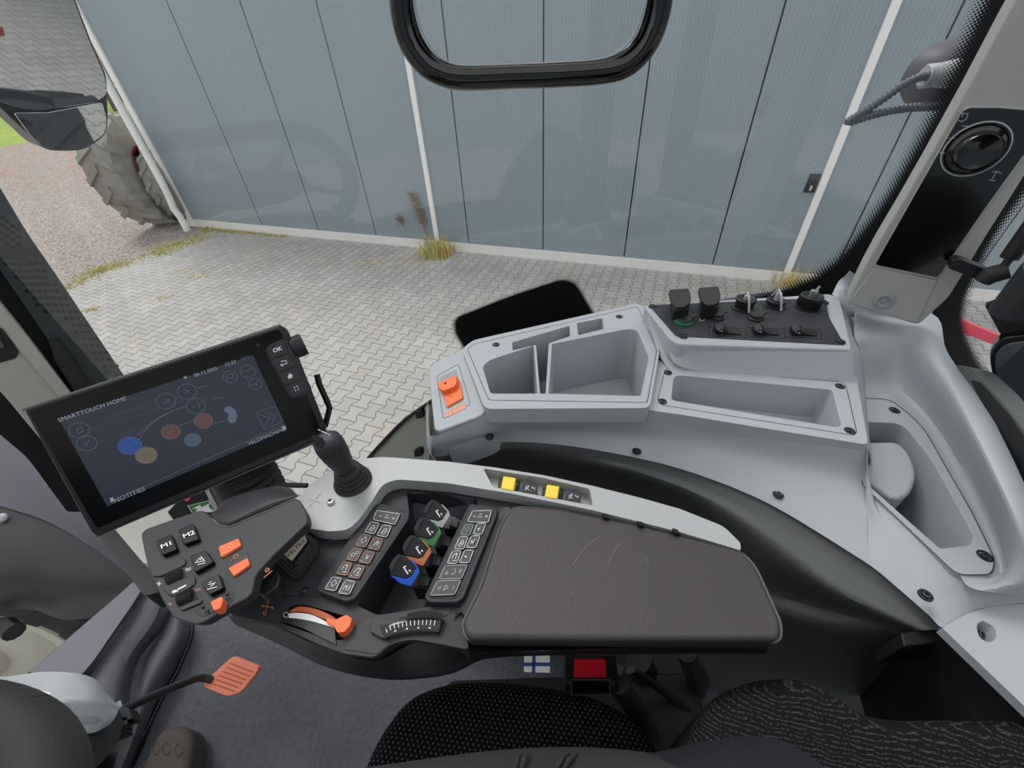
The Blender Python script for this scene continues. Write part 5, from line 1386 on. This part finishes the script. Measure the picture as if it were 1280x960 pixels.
for q in ([(137, 623), (141, 621.5), (143, 626), (139, 628)], [(352, 534), (356, 532), (358, 536), (354, 538)], [(229, 471), (234, 470), (232, 474)]): bm.faces.new([bm.verts.new(pm.hit(x, y, .0026)) for x, y in q])
obj('screen_icons', bm, E2, scr, smooth=False)
bp_ = slab('button_panel', rp([(331, 438, 4), (336, 432, 3), (353, 424, 3), (359, 426, 2), (390, 486, 3), (387, 492, 2), (367, 498.5, 4), (361, 495, 3)], 3), pm, M['arm'], mon, out=.004, thick=.004, bevel=.001)
for q in ([(334, 437), (354, 427.5), (361, 440.5), (339, 449)], [(340, 451), (362, 442.5), (369.5, 457), (347.5, 465.5)], [(348.5, 467.5), (370.5, 459), (378, 473), (356, 481.5)], [(357, 483.5), (379, 475), (386.5, 488), (367, 496.5)]):
    slab('panel_key', rp(q, 2, 2), pm, M['arm2'], bp_, out=.0055, thick=.002, bevel=.0006)
text('key_lettering', 'OK', pm, (346.8, 437), (9, -3.2), 5.2, M['white'], bp_, out=.0060, bold=.04)
strokes('key_symbols', [[(351, 452), (357.5, 450.5), (358.5, 454.5), (351, 456.5)], [(353, 455), (350.8, 456.5), (353.5, 458)]], pm, M['white'], bp_, w=.0010, out=.0060)
bm = bmesh.new()
for q in ([(359.5, 471), (362, 466.5), (366, 469), (364.5, 472.5), (361, 473.5)],): bm.faces.new([bm.verts.new(pm.hit(x, y, .0060)) for x, y in q])
for cx, cy in ((368, 484.5), (371.5, 483), (369.3, 488), (372.8, 486.5)): bm.faces.new([bm.verts.new(p) for p in disc_ring(pm, (cx, cy), .0011, 8, .0060)])
obj('key_icons', bm, M['white'], bp_, smooth=False)
ux = MX.normalized()
bm = bmesh.new(); kc = pm.hit(361, 437, -.012)
lathe(bm, kc, ux, [(.0145, 0), (.0145, .004), (.0165, .005), (.0165, .022), (.0155, .0235), (0, .0235)], 32)
for k in range(28):
    a = 2 * math.pi * k / 28; r1_ = MY.normalized(); r2_ = ux.cross(r1_); of = (r1_ * math.cos(a) + r2_ * math.sin(a)) * .0166; tube(bm, [kc + ux * .008 + of, kc + ux * .021 + of], .0005, 4)
obj('dial', bm, M['black'], mon)
bm = bmesh.new()
hk = [(396, 468), (399, 480), (409, 502), (412, 510), (409, 522), (406, 534)]
tube(bm, [pm.hit(x, y, -.02) for x, y in hk], .0062, 4, flat=.8, up=pm.n); obj('hook', bm, M['black'], mon, bevel=.001)
bm = bmesh.new(); tube(bm, [pm.hit(380, 520, -.025), pm.hit(407, 532, -.022)], .006, 8); obj('hook_mount', bm, M['black'], mon)
# rear bellows and neck down to the armrest
bm = bmesh.new()
sp0 = pm.hit(296, 560, -.05); path = cr([sp0, pm.hit(303, 585, -.06), at(318, 612, .655), at(332, 640, .60)], 14)
path = resample(path, 60)
rad = [.043 * (1 + .07 * math.sin(k / 59 * math.pi * 20)) for k in range(60)]
tube(bm, path, rad, 24, up=(0, 1, 0)); obj('bellows', bm, M['rubber2'], mon)
strokes('camera_dot', [circ(322.5, 431.5, 1.8)], pm, M['dim_print'], mon, w=.0005, out=.0022)
# ================================================================== FLOOR, FOOTWELL, SEAT
tag(None or obj('floor', (lambda b: (prism(b, [Vector(p) for p in ((-1.0, -.8, 0), (1.3, -.8, 0), (1.3, .42, 0), (.2, .56, 0), (-.42, .58, 0), (-.95, .52, 0))], Vector((0, 0, -.06))), b)[1])(bmesh.new()), M['carpet'], smooth=False), 'charcoal carpeted cab floor', kind='structure')
ft = thing('footwell_trim', at(140, 830, .0), 'slate grey moulded footwell trim left of the carpet, stitched edge', 'trim')
bm = loft([PZ([(180, 715, .16), (150, 742, .17), (100, 785, .18), (60, 820, .19), (36, 840, .20)]), PZ([(182, 728, .155), (165, 756, .165), (138, 795, .175), (115, 828, .185), (95, 850, .195)]), PZ([(184, 734, .13), (168, 764, .135), (143, 800, .14), (120, 835, .15), (100, 858, .16)])], n=30, sub=4, lin_rows=True)
obj('sill_strip', bm, M['dash2'], ft)
bm = loft([PZ([(184, 726, .14), (168, 762, .14), (143, 798, .15), (120, 835, .16), (96, 868, .17)]), PZ([(205, 745, .12), (190, 780, .12), (165, 815, .13), (150, 850, .14), (140, 900, .15)]), PZ([(216, 758, .07), (205, 785, .07), (178, 818, .08), (165, 850, .09), (160, 905, .09)])], n=30, sub=4)
obj('inner_panel', bm, M['dash'], ft)
bm = loft([PZ([(214, 758, .075), (204, 783, .07), (178, 818, .07), (164, 855, .07), (158, 905, .07), (140, 965, .07)]), PZ([(222, 768, .085), (214, 795, .085), (195, 825, .085), (180, 862, .085), (172, 905, .08), (150, 965, .07)]), PZ([(232, 775, .06), (229, 798, .06), (212, 830, .06), (196, 865, .05), (182, 905, .04), (158, 965, .03)]), PZ([(240, 780, .0), (237, 800, .0), (220, 838, .0), (200, 872, .0), (184, 908, .0), (160, 965, .0)])], n=30, sub=5)
obj('kick_bulge', bm, M['dash'], ft)
bm = bmesh.new()
ed = cr([at(x, y, .006) for x, y in ((238, 770), (239, 795), (222, 838), (202, 874), (184, 912), (166, 945), (158, 975))], 10)
tube(bm, ed, .0045, 8); obj('carpet_edging', bm, M['black2'], ft)
bm = bmesh.new(); ed2 = resample([p + Vector((.002, 0, .0045)) for p in ed], 120)
for a, b in list(zip(ed2[:-1], ed2[1:]))[::2]: tube(bm, [a, b], .0009, 4)
obj('stitching', bm, M['lsilver'], ft)
bm = loft([PZ([(150, 742, .15), (100, 785, .16), (36, 840, .18), (0, 870, .18)]), PZ([(150, 800, .05), (100, 840, .05), (36, 900, .05), (-20, 930, .05)]), PZ([(190, 840, .004), (190, 900, .004), (150, 980, .004), (0, 1100, .004)])], n=20, sub=4)
obj('footwell_floor', bm, M['black'], ft)

# carpet kick wall under the console is covered by the side panel
pw = thing('foot_pedal', at(200, 880, .12), 'black bent pedal arm with a ribbed orange red pad above the carpet', 'pedal')
bm = bmesh.new(); tube(bm, cr([at(140, 893, .30), at(165, 882, .28), at(200, 866, .24), at(240, 850, .19), at(252, 847, .17), at(266, 850, .155)], 8), .0075, 14); obj('pedal_arm', bm, M['metal_dk'], pw)
pp_ = plane3(at(290, 822, .175), at(323, 834, .17), at(270, 866, .15))
PD = rp([(291, 820, 5), (324, 833, 6), (320, 842, 3), (301, 866, 8), (284, 871, 6), (253, 859, 5), (257, 850, 3)], 4)
o = slab('pedal_pad', PD, pp_, M['salmon'], pw, thick=.012, bevel=.003, seg=3); o['label'] = 'ribbed faded orange red rubber pad'
strokes('pad_grooves', [[(290 - 4.4 * k + 2, 823 + 5.1 * k + 1), (321 - 4.6 * k, 835.5 + 5.1 * k - (k * .3))] for k in range(1, 7)], pp_, M['orange2'], o, w=.0020, out=.0006)
slab('arm_bracket', rp([(138, 880), (160, 884), (165, 898), (150, 902), (140, 896)], 2), H(.30), M['black2'], pw, thick=.03, bevel=.002)

# steering column and wheel
scn = thing('steering_column', at(60, 880, .3), 'light grey steering column shroud at the lower left', 'steering column')
bm = loft([PZ([(-40, 838, .50), (0, 846, .51), (50, 840, .52), (90, 841, .53), (118, 848, .52), (130, 862, .50)]),
           PZ([(-40, 850, .52), (0, 858, .53), (50, 860, .535), (80, 858, .54), (118, 862, .53), (142, 876, .50)]),
           PZ([(-40, 880, .53), (10, 880, .54), (45, 885, .545), (75, 878, .545), (112, 880, .53), (148, 884, .50)]),
           PZ([(-40, 930, .50), (30, 915, .50), (60, 900, .51), (85, 892, .51), (115, 892, .50), (146, 893, .48)]),
           PZ([(-40, 980, .42), (50, 950, .42), (80, 925, .42), (100, 918, .42), (120, 915, .42), (138, 905, .42)])], n=30, sub=5)
obj('shroud', bm, M['console'], scn)
bm = loft([PZ([(20, 905, .505), (55, 893, .512), (85, 886, .512), (115, 888, .505), (140, 890, .49)]), PZ([(30, 930, .47), (60, 915, .47), (90, 906, .47), (118, 905, .46), (140, 898, .45)]), PZ([(40, 960, .36), (75, 940, .36), (98, 918, .36), (120, 912, .36), (138, 902, .40)])], n=20, sub=4)
obj('lower_shroud', bm, M['tray'], scn)
slab('steel_tab', rp([(144, 879), (150, 875), (152, 882), (146, 888)], 1), H(.485), M['lsilver'], scn, thick=.003, bevel=.0005)
strokes('label_bar', [[(5, 853), (60, 868)]], H(.56), M['white'], scn, w=.004, out=0)
bm = bmesh.new(); tube(bm, [at(100, 925, .38), at(70, 960, .05)], [.05, .06], 24); obj('column_tube', bm, M['black'], scn)
bm = bmesh.new()
for k in range(3): prism(bm, ring(H(.30 - .02 * k), rp([(100 - k * 4, 905), (158, 895 + k * 6), (160, 905 + k * 6), (110, 925 + k * 6)], 2)), Vector((0, 0, -.015)))
obj('link_plates', bm, M['black2'], scn, bevel=.001)

sw_ = thing('steering_wheel', at(-60, 980, .70), 'thick black steering wheel rim at the bottom left corner', 'steering wheel')
zc = .75
pts = [at(-30, 896, zc), at(20, 918, zc), at(58, 966, zc + .01)]
a, b, c = pts
# circle through three rim points
n_ = (b - a).cross(c - a).normalized()
ab, ac = b - a, c - a
cc = a + (ac.length_squared * ab.cross(ac).cross(ab) + ab.length_squared * ac.cross(ab.cross(ac))) / (2 * ab.cross(ac).length_squared)
cdir = (cc - b).normalized()
Rw = .20; wc_ = b + cdir * Rw
e1 = (b - wc_).normalized(); e2 = n_.cross(e1)
bm = bmesh.new()
ringp = [wc_ + (e1 * math.cos(t) + e2 * math.sin(t)) * Rw for t in [2 * math.pi * k / 72 for k in range(73)]]
tube(bm, ringp, .029, 24, cap=False, up=n_); obj('rim', bm, M['rubber'], sw_)
bm = bmesh.new(); nn = n_ if n_.z > 0 else -n_
lathe(bm, wc_ - nn * .04, nn, [(.055, -.02), (.06, 0), (.058, .025), (.045, .035), (0, .038)], 32); obj('hub', bm, M['black'], sw_)
for t in (.9, 2.6, 4.4, 5.9):
    bm = bmesh.new(); d = e1 * math.cos(t) + e2 * math.sin(t); tube(bm, [wc_ - nn * .03 + d * .04, wc_ - nn * .02 + d * .12, wc_ + d * (Rw - .01)], [.022, .014, .012], 10, flat=.5, up=nn); obj('spoke', bm, M['dash'], sw_)

# ---- driver seat
seat = thing('driver_seat', at(750, 930, .30), 'black driver seat with white dotted cushion and wavy woven bolster', 'seat')
bm = bmesh.new(); CU = rp([(440, 985, 10), (462, 925, 40), (505, 866, 40), (560, 846, 40), (640, 846, 60), (740, 862, 60), (800, 895, 30), (835, 945, 20), (850, 1020, 0), (430, 1100, 0)], 30, 6)
prism(bm, ring(H(.53), CU), Vector((0, 0, -.12)), taper=.98); o = obj('seat_cushion', bm, M['seat_dots'], seat, bevel=.03, seg=6); o['label'] = 'black cushion cloth with pale dots'
BK = rp([(850, 990, 20), (866, 915, 30), (890, 868, 40), (940, 843, 40), (1000, 838, 40), (1045, 855, 40), (1085, 884, 60), (1120, 893, 40), (1340, 893, 0), (1340, 1100, 0), (840, 1100, 0)], 30, 6)
bm = bmesh.new(); prism(bm, ring(H(.66), BK), Vector((0, 0, -.20)), taper=.98); o = obj('side_bolster', bm, M['seat_wave'], seat, bevel=.035, seg=6); o['label'] = 'dark bolster cloth with grey wavy weave'
slab('seat_base', rp([(560, 850), (870, 840), (900, 1000), (500, 1000)], 10), H(.38), M['black2'], seat, thick=.36, bevel=.01)
bk = thing('seat_belt_buckle', at(738, 850, .52), 'seat belt buckle with a bright red release under the armrest pad', 'buckle')
pB_ = plane3(at(705, 845, .585), at(772, 845, .585), at(738, 875, .55))
slab('buckle_body', rp([(707, 818, 3), (770, 818, 3), (775, 868, 4), (706, 870, 4)], 4), pB_, M['black'], bk, thick=.022, bevel=.003)
slab('red_button', rp([(718, 826, 1), (757, 826, 1), (758, 847, 1), (717, 847, 1)], 1), pB_, M['red'], bk, out=.003, thick=.006, bevel=.001)
slab('latch_slot', rp([(718, 851), (760, 851), (760, 866), (717, 866)], 2), pB_, M['gloss'], bk, out=.001, thick=.003, bevel=.0005)
strokes('slot_frame', [[(715, 849.5), (762, 849.5), (763, 868.5), (714, 868.5)]], pB_, M['dim_print'], bk, w=.0009, out=.0012, closed=True)
screw(bk, (712, 853), pB_, r=.0022, out=.0006); screw(bk, (765.5, 854), pB_, r=.0022, out=.0006)
bm = bmesh.new(); tube(bm, cr([at(770, 855, .56), at(790, 880, .50), at(805, 905, .42), at(815, 930, .34)], 8), .018, 14, flat=.6); obj('belt_sleeve', bm, M['rubber2'], bk)
fl = thing('flag_tag', at(671, 830, .60), 'small white tag with a blue cross hanging under the armrest pad', 'tag')
pF = plane3(at(655, 821, .612), at(687, 821, .612), at(671, 841, .60))
slab('white_cloth', [(655, 812), (687, 812), (687.5, 841), (655, 840)], pF, M['white'], fl, thick=.0015, bevel=0)
strokes('blue_cross', [[(655, 830.5), (687.4, 830.5)], [(667.5, 820), (667, 840.4)]], pF, mat('flag blue', (34, 74, 130), .7), fl, w=.0042, out=.0006)

lv = thing('seat_lever', at(830, 870, .25), 'black seat adjustment lever between buckle and side panel', 'lever')
bm = bmesh.new(); tube(bm, cr([at(788, 838, .45), at(810, 850, .42), at(855, 884, .38), at(858, 890, .37)], 6), .009, 10, flat=.5); obj('lever_arm', bm, M['metal_dk'], lv)
bm = bmesh.new(); tube(bm, [at(798, 825, .40), at(812, 856, .34)], .022, 16); obj('hose_elbow', bm, M['rubber'], lv)
slab('lever_bracket', rp([(782, 830, 2), (815, 850, 2), (820, 862, 2), (800, 872, 2), (784, 860, 2)], 2), H(.36), M['black2'], lv, thick=.08, bevel=.003)
bm = bmesh.new(); tube(bm, [at(822, 880, .1), at(826, 908, .1)], .010, 10); obj('rail_post', bm, M['black2'], lv)
cb = thing('wiring_harness', at(865, 850, .3), 'taped black cable with a bare brown end beside a thin rod', 'cable')
bm = bmesh.new(); tube(bm, cr([at(858, 815, .50), at(866, 835, .45), at(873, 850, .40), at(872, 862, .36)], 6), [.014] * 8 + [.017] * 5 + [.014] * 6, 14); obj('taped_cable', bm, M['rubber'], cb)
bm = bmesh.new(); tube(bm, [at(872, 861, .36), at(877, 882, .30)], .010, 12); obj('cable_end', bm, mat('brown cable sleeve', (92, 82, 78), .7), cb)
bm = bmesh.new(); tube(bm, [at(850, 820, .45), at(868, 872, .33)], .004, 8); obj('thin_rod', bm, M['screw'], cb)

# ---- seated person: one continuous lower body, mostly below the frame
pe = bpy.data.meshes.new('person'); 
Vp = {'pel': ((.22, -.10, .60), .15), 'waist': ((.27, -.12, .78), .14), 'chest': ((.36, -.16, .95), .13),
      'rh': ((.13, .006, .60), .10), 'rk0': ((.0, .010, .598), .093), 'rk': ((-.26, .004, .58), .074), 'rs': ((-.38, -.02, .36), .05), 'ra': ((-.50, -.05, .12), .04),
      'lh': ((.15, -.22, .59), .095), 'lk0': ((-.05, -.27, .585), .082), 'lk': ((-.28, -.30, .575), .064), 'ls': ((-.40, -.31, .36), .05), 'la': ((-.52, -.32, .12), .04)}
ids = list(Vp); ed_ = [('pel', 'waist'), ('waist', 'chest'), ('pel', 'rh'), ('rh', 'rk0'), ('rk0', 'rk'), ('rk', 'rs'), ('rs', 'ra'), ('pel', 'lh'), ('lh', 'lk0'), ('lk0', 'lk'), ('lk', 'ls'), ('ls', 'la')]
pe.from_pydata([Vp[i][0] for i in ids], [(ids.index(a), ids.index(b)) for a, b in ed_], []); pe.update(); pe.materials.append(M['jean'])
person = bpy.data.objects.new('person', pe); COL.objects.link(person)
sk = person.modifiers.new('s', 'SKIN'); sk.use_smooth_shade = True
for i, k in enumerate(ids):
    v = pe.skin_vertices[0].data[i]; v.radius = (Vp[k][1], Vp[k][1]); v.use_root = (k == 'pel')
ss_ = person.modifiers.new('d', 'SUBSURF'); ss_.levels = 2; ss_.render_levels = 3
tag(person, 'seated person in dark grey denim and navy jacket at the bottom edge', 'person')
bm = bmesh.new()
for (x0, x1, y0, y1) in ((640, 652, 938, 962), (648, 662, 936, 962), (690, 712, 938, 962), (700, 722, 938, 962)):
    tube(bm, [at(x0, y1 + 8, .66), at((x0 + x1) / 2, (y0 + y1) / 2, .662), at(x1, y0 + 3, .645)], [.001, .0025, .001], 8)
obj('denim_folds', bm, M['jean'], person)
bm = bmesh.new(); tube(bm, cr([at(752, 975, .62), at(764, 962, .62), at(778, 957, .62), at(792, 965, .62)], 6), .009, 16); obj('knit_cuff', bm, M['knit'], person)
bm = loft([PZ([(790, 985, .60), (800, 962, .62), (850, 950, .64), (910, 934, .65), (960, 932, .65), (1005, 940, .64), (1050, 962, .62), (1060, 990, .60)]), PZ([(800, 1000, .64), (815, 985, .655), (860, 975, .665), (915, 962, .67), (960, 960, .67), (1000, 968, .66), (1040, 985, .65), (1050, 1000, .63)]), PZ([(820, 1060, .64), (840, 1050, .66), (880, 1040, .67), (920, 1035, .67), (960, 1035, .67), (1000, 1040, .66), (1030, 1050, .65), (1040, 1060, .63)])], n=30, sub=4)
bmr = bm
obj('jacket_hem', bmr, M['navy'], person, solid=.01)
bm = bmesh.new(); tube(bm, [at(916, 935, .656), at(928, 960, .676), at(935, 990, .68)], .0022, 6); obj('hem_seam', bm, M['navy'], person)
sh = bmesh.new()
SH = rp([(168, 1000, 0), (176, 960, 0), (190, 925, 10), (203, 909, 14), (222, 905, 10), (236, 910, 10), (240, 925, 10), (236, 955, 0), (228, 1000, 0)], 8, 5)
prism(sh, ring(H(.085), SH), Vector((0, 0, -.075)), taper=1.04); so_ = obj('shoe', sh, M['shoe'], person, bevel=.022, seg=5)
strokes('toe_rings', [[(x + rx * math.cos(t), y + ry * math.sin(t)) for t in [k * .45 for k in range(14)]] for x, y, rx, ry in ((194, 935, 5, 8), (208, 936, 5, 7.5), (223, 938, 5, 7.5))], H(.0855), M['shoe'], person, w=.0016, out=.0008)

# ================================================================== OUTSIDE THE GLASS
# exterior mirror
dm_ = ray(65, 95)
mp_ = CAM + dm_ * 1.55
want = Vector((.86, .15, -.36)).normalized()
mn = (want - dm_).normalized()
pMi = Pl(mp_, mn)
mi = thing('wing_mirror', pMi.hit(60, 130), 'two part exterior mirror in a black shell at the top left', 'mirror')
MAIN = rp([(-60, -60, 0), (85, -60, 0), (92, 0, 0), (112, 52, 0), (131, 95, 8), (134, 118, 6), (116, 130, 8), (50, 138, 10), (18, 134, 8), (0, 126, 0), (-60, 90, 0)], 8)
LOW = rp([(18, 141, 4), (60, 141, 0), (128, 128, 4), (134, 150, 8), (131, 168, 10), (104, 186, 12), (60, 187, 12), (40, 172, 8)], 6)
slab('shell', rp([(-60, -60, 0), (88, -60, 0), (95, 0, 0), (115, 52, 0), (134, 95, 10), (136, 150, 12), (133, 170, 12), (105, 189, 14), (58, 189, 14), (0, 134, 8), (-60, 100, 0)], 8), pMi, M['gloss'], mi, out=-.002, thick=.05, bevel=.004, seg=3)
o = slab('main_mirror', MAIN, pMi, M['mirror'], mi, out=.001, thick=.004, bevel=.0005)
want2 = Vector((.78, .24, -.46)).normalized(); pMj = Pl(pMi.hit(80, 158), (want2 - dm_).normalized())
o = slab('lower_mirror', LOW, pMj, M['mirror'], mi, out=.008, thick=.004, bevel=.0005)
bm = bmesh.new(); tube(bm, [pMi.hit(-40, -60, -.05), pMi.hit(-80, 60, -.05), pMi.hit(-60, 140, -.05)], .018, 12); obj('mirror_bracket', bm, M['black'], mi)

# cab body side seen in the mirrors: fender and step behind
rf = thing('rear_fender', (.6, 1.1, -.6), 'dark grey rear fender top just beyond the socket panel', 'fender')
bm = loft([[Vector((.15 + .1 * k, .935, .56 + .13 * math.sin(min(1, k / 10) * 1.57))) for k in range(9)], [Vector((.12 + .1 * k, 1.0, .54 + .13 * math.sin(min(1, k / 10) * 1.57))) for k in range(9)], [Vector((.10 + .1 * k, 1.10, .50 + .13 * math.sin(min(1, k / 10) * 1.57))) for k in range(9)], [Vector((.10 + .1 * k, 1.14, .35 + .13 * math.sin(min(1, k / 10) * 1.57))) for k in range(9)]], n=40, sub=4)
obj('fender_top', bm, M['fender'], rf)

# front fender, wheel
wh = thing('front_fender', at(80, 640, -.1), 'charcoal front fender with a black lower flank outside the front glass', 'fender')
bm = loft([PZ([(-90, 440, .02), (-30, 480, .02), (20, 525, .02), (75, 590, .0), (130, 650, -.03), (185, 712, -.08)]),
           PZ([(-90, 520, .0), (-40, 545, .0), (15, 575, .0), (70, 620, -.02), (122, 668, -.05), (180, 722, -.10)]),
           PZ([(-90, 600, -.04), (-50, 615, -.04), (0, 632, -.04), (60, 652, -.06), (118, 686, -.09), (172, 728, -.13)])], n=40, sub=5)
obj('fender_top', bm, M['fender'], wh)
bm = loft([PZ([(-90, 596, -.045), (-50, 611, -.045), (0, 628, -.045), (60, 648, -.065), (118, 681, -.095), (172, 722, -.135)]),
           PZ([(-90, 700, -.12), (-50, 710, -.12), (0, 715, -.12), (50, 720, -.14), (105, 735, -.17), (165, 745, -.2)]),
           PZ([(-90, 790, -.30), (-50, 780, -.30), (0, 765, -.30), (40, 762, -.32), (85, 775, -.34), (150, 765, -.36)])], n=40, sub=5)
obj('fender_flank', bm, M['fender_dk'], wh)
bm = bmesh.new(); lathe(bm, at(4, 647, -.05), (.2, -.6, .7), [(.016, 0), (.016, .006), (.010, .012), (0, .013)], 16); obj('fender_bolt', bm, M['lsilver'], wh)
wc2 = at(-15, 790, -.95)
fw = farm_wheel('tractor_wheel', (wc2.x, wc2.y, wc2.z), Vector((.25, -.85, .1)), .62, .40, 'front wheel with a cream rim below the black fender flank', 'wheel', 18, M['tyre_dk'], M['rim_cream'], .40, dish=.75)
bm = bmesh.new(); tube(bm, [at(-20, 785, -.30), at(10, 783, -.3), at(18, 790, -.3)], .03, 10); obj('hub_bolt', bm, M['black2'], wh)

# work lamp and corrugated cable by the pillar
wl_ = thing('work_lamp', VY(1.25).hit(1190, 90), 'dark domed work lamp outside the glass at the upper right', 'lamp')
pW2 = VY(1.10)
bm = bmesh.new()
DL = [(1200, 44), (1180, 50), (1160, 58), (1142, 74), (1130, 92), (1124, 108), (1128, 124), (1140, 133), (1200, 134)]
cdl = pW2.hit(1180, 92)
rim = resample(cr([pW2.hit(x, y) for x, y in DL], 6), 26)
for t0, t1 in ((0, .5), (.5, .8), (.8, 1.0)):
    pass
lv_ = [[cdl + (p - cdl) * s + Vector((0, off, 0)) for p in rim] for s, off in ((1, .0), (.97, -.02), (.85, -.05), (.6, -.07), (.2, -.08))]
bm = loft([rim] + lv_[1:], n=26, sub=3, curve=False); obj('lamp_dome', bm, M['lamp_dk'], wl_)
bm = bmesh.new(); tube(bm, [pW2.hit(1154, 96, .09), pW2.hit(1168, 94, .09), pW2.hit(1190, 92, .09)], [.016, .019, .024], 20)
for k in range(3): p = pW2.hit(1156 + k * 5, 95.5 - k * .5, .09); lathe(bm, p, (1, -.1, 0), [(.017, -.003), (.0205, 0), (.017, .003)], 20)
obj('cable_gland', bm, M['lsilver'], wl_)
bm = bmesh.new()
cpth = resample(cr([pW2.hit(x, y, .10) for x, y in ((1160, 95), (1148, 97), (1128, 107), (1095, 130), (1068, 147), (1061, 150), (1064, 152), (1090, 144), (1120, 137), (1150, 134), (1200, 132))], 10), 220)
tube(bm, cpth, [.0072 + .0012 * math.sin(k * 1.25) for k in range(220)], 12)
tag(obj('corrugated_cable', bm, mat('grey corrugated conduit', (84, 90, 100), .4)), 'grey corrugated cable loop hanging from the work lamp', 'cable')

# ---- roof part, cab sides and hall added to block sky light (seen as reflections)
bm = bmesh.new(); prism(bm, [Vector(p) for p in ((-1.2, -.95, 1.86), (1.25, -.95, 1.86), (1.25, -.30, 1.86), (-1.2, -.30, 1.86))], Vector((0, 0, .06)))
tag(obj('ceiling', bm, M['dkpanel'], smooth=False), 'added dark roof part over the driver, blocks light', kind='structure')  # out of view, cut short so more sky light enters from above
bm = bmesh.new()
prism(bm, [Vector(p) for p in ((-.9, -.86, .0), (1.0, -.86, .0), (1.0, -.86, .62), (.5, -.86, .62), (-.2, -.86, .35), (-.9, -.86, .25))], Vector((0, -.05, 0)))
for x0, x1 in ((-.95, -.84), (.62, .78)): prism(bm, [Vector(p) for p in ((x0, -.86, .2), (x1, -.86, .2), (x1 + .05, -.86, 1.86), (x0 + .05, -.86, 1.86))], Vector((0, -.06, 0)))
tag(obj('wall_left', bm, M['dkpanel'], smooth=False), 'left cab door side', kind='structure')
bm = bmesh.new()
prism(bm, [Vector(p) for p in ((1.15, -.9, .0), (1.15, .75, .0), (1.15, .75, .75), (1.15, -.9, .75))], Vector((.05, 0, 0)))
prism(bm, [Vector(p) for p in ((1.15, -.9, .7), (1.15, -.72, .7), (1.15, -.72, 1.86), (1.15, -.9, 1.86))], Vector((.05, 0, 0)))
tag(obj('wall_rear', bm, M['dkpanel'], smooth=False), 'rear cab wall', kind='structure')
bm = bmesh.new()
prism(bm, [Vector(p) for p in ((-45, -16, GZ), (45, -16, GZ), (45, -16, 7), (-45, -16, 7))], Vector((0, -.3, 0)))
prism(bm, [Vector(p) for p in ((26, -16, GZ), (26, 6, GZ), (26, 6, 6), (26, -16, 6))], Vector((.3, 0, 0)))
tag(obj('wall_unseen_block', bm, M['wall'], smooth=False), 'added unseen hall that blocks sky in the reflections', kind='structure')  # invented L-shaped hall, keeps bright sky out of the window reflections
farm_wheel('tractor_wheel', (1.0, 1.48, GZ + .92), Vector((0, 1, 0)), .92, .5, 'rear wheel of the tractor below the console, seen only in the exterior mirror', 'wheel', 18, M['tyre_dk'], M['body_blue'], .5)
# ------------------------------------------------------------------ camera, light
cam = bpy.data.cameras.new('camera'); co = bpy.data.objects.new('camera', cam); COL.objects.link(co)
cam.sensor_width = 36; cam.lens = 36 * F / 1280; cam.clip_start = .02; cam.clip_end = 500
mw = RM.to_4x4(); mw.translation = CAM; co.matrix_world = mw
SC.camera = co
w = bpy.data.worlds.new('overcast sky'); SC.world = w; w.use_nodes = True
nt = w.node_tree; bg = nt.nodes['Background']
X.nt = nt
tc = nt.nodes.new('ShaderNodeTexCoord'); sp = nt.nodes.new('ShaderNodeSeparateXYZ'); nt.links.new(tc.outputs['Generated'], sp.inputs[0])
n = nt.nodes.new('ShaderNodeTexNoise'); n.inputs['Scale'].default_value = 2.5; n.inputs['Detail'].default_value = 5
nt.links.new(tc.outputs['Generated'], n.inputs['Vector'])
cl = cmix(nt, X(n.outputs['Fac']), (226, 230, 236), (255, 254, 252))
nt.links.new(cl, bg.inputs['Color']); bg.inputs['Strength'].default_value = 1.15
sun = bpy.data.lights.new('sun', 'SUN'); sun.energy = 1.5; sun.angle = math.radians(25); sun.color = (1, .98, .95)
so = bpy.data.objects.new('sun', sun); COL.objects.link(so)
so.rotation_euler = Vector((-.35, .45, .82)).to_track_quat('Z', 'Y').to_euler()
vs = SC.view_settings; vs.view_transform = 'Standard'; vs.look = 'None'; vs.gamma = 1; vs.use_curve_mapping = False; vs.exposure = 0
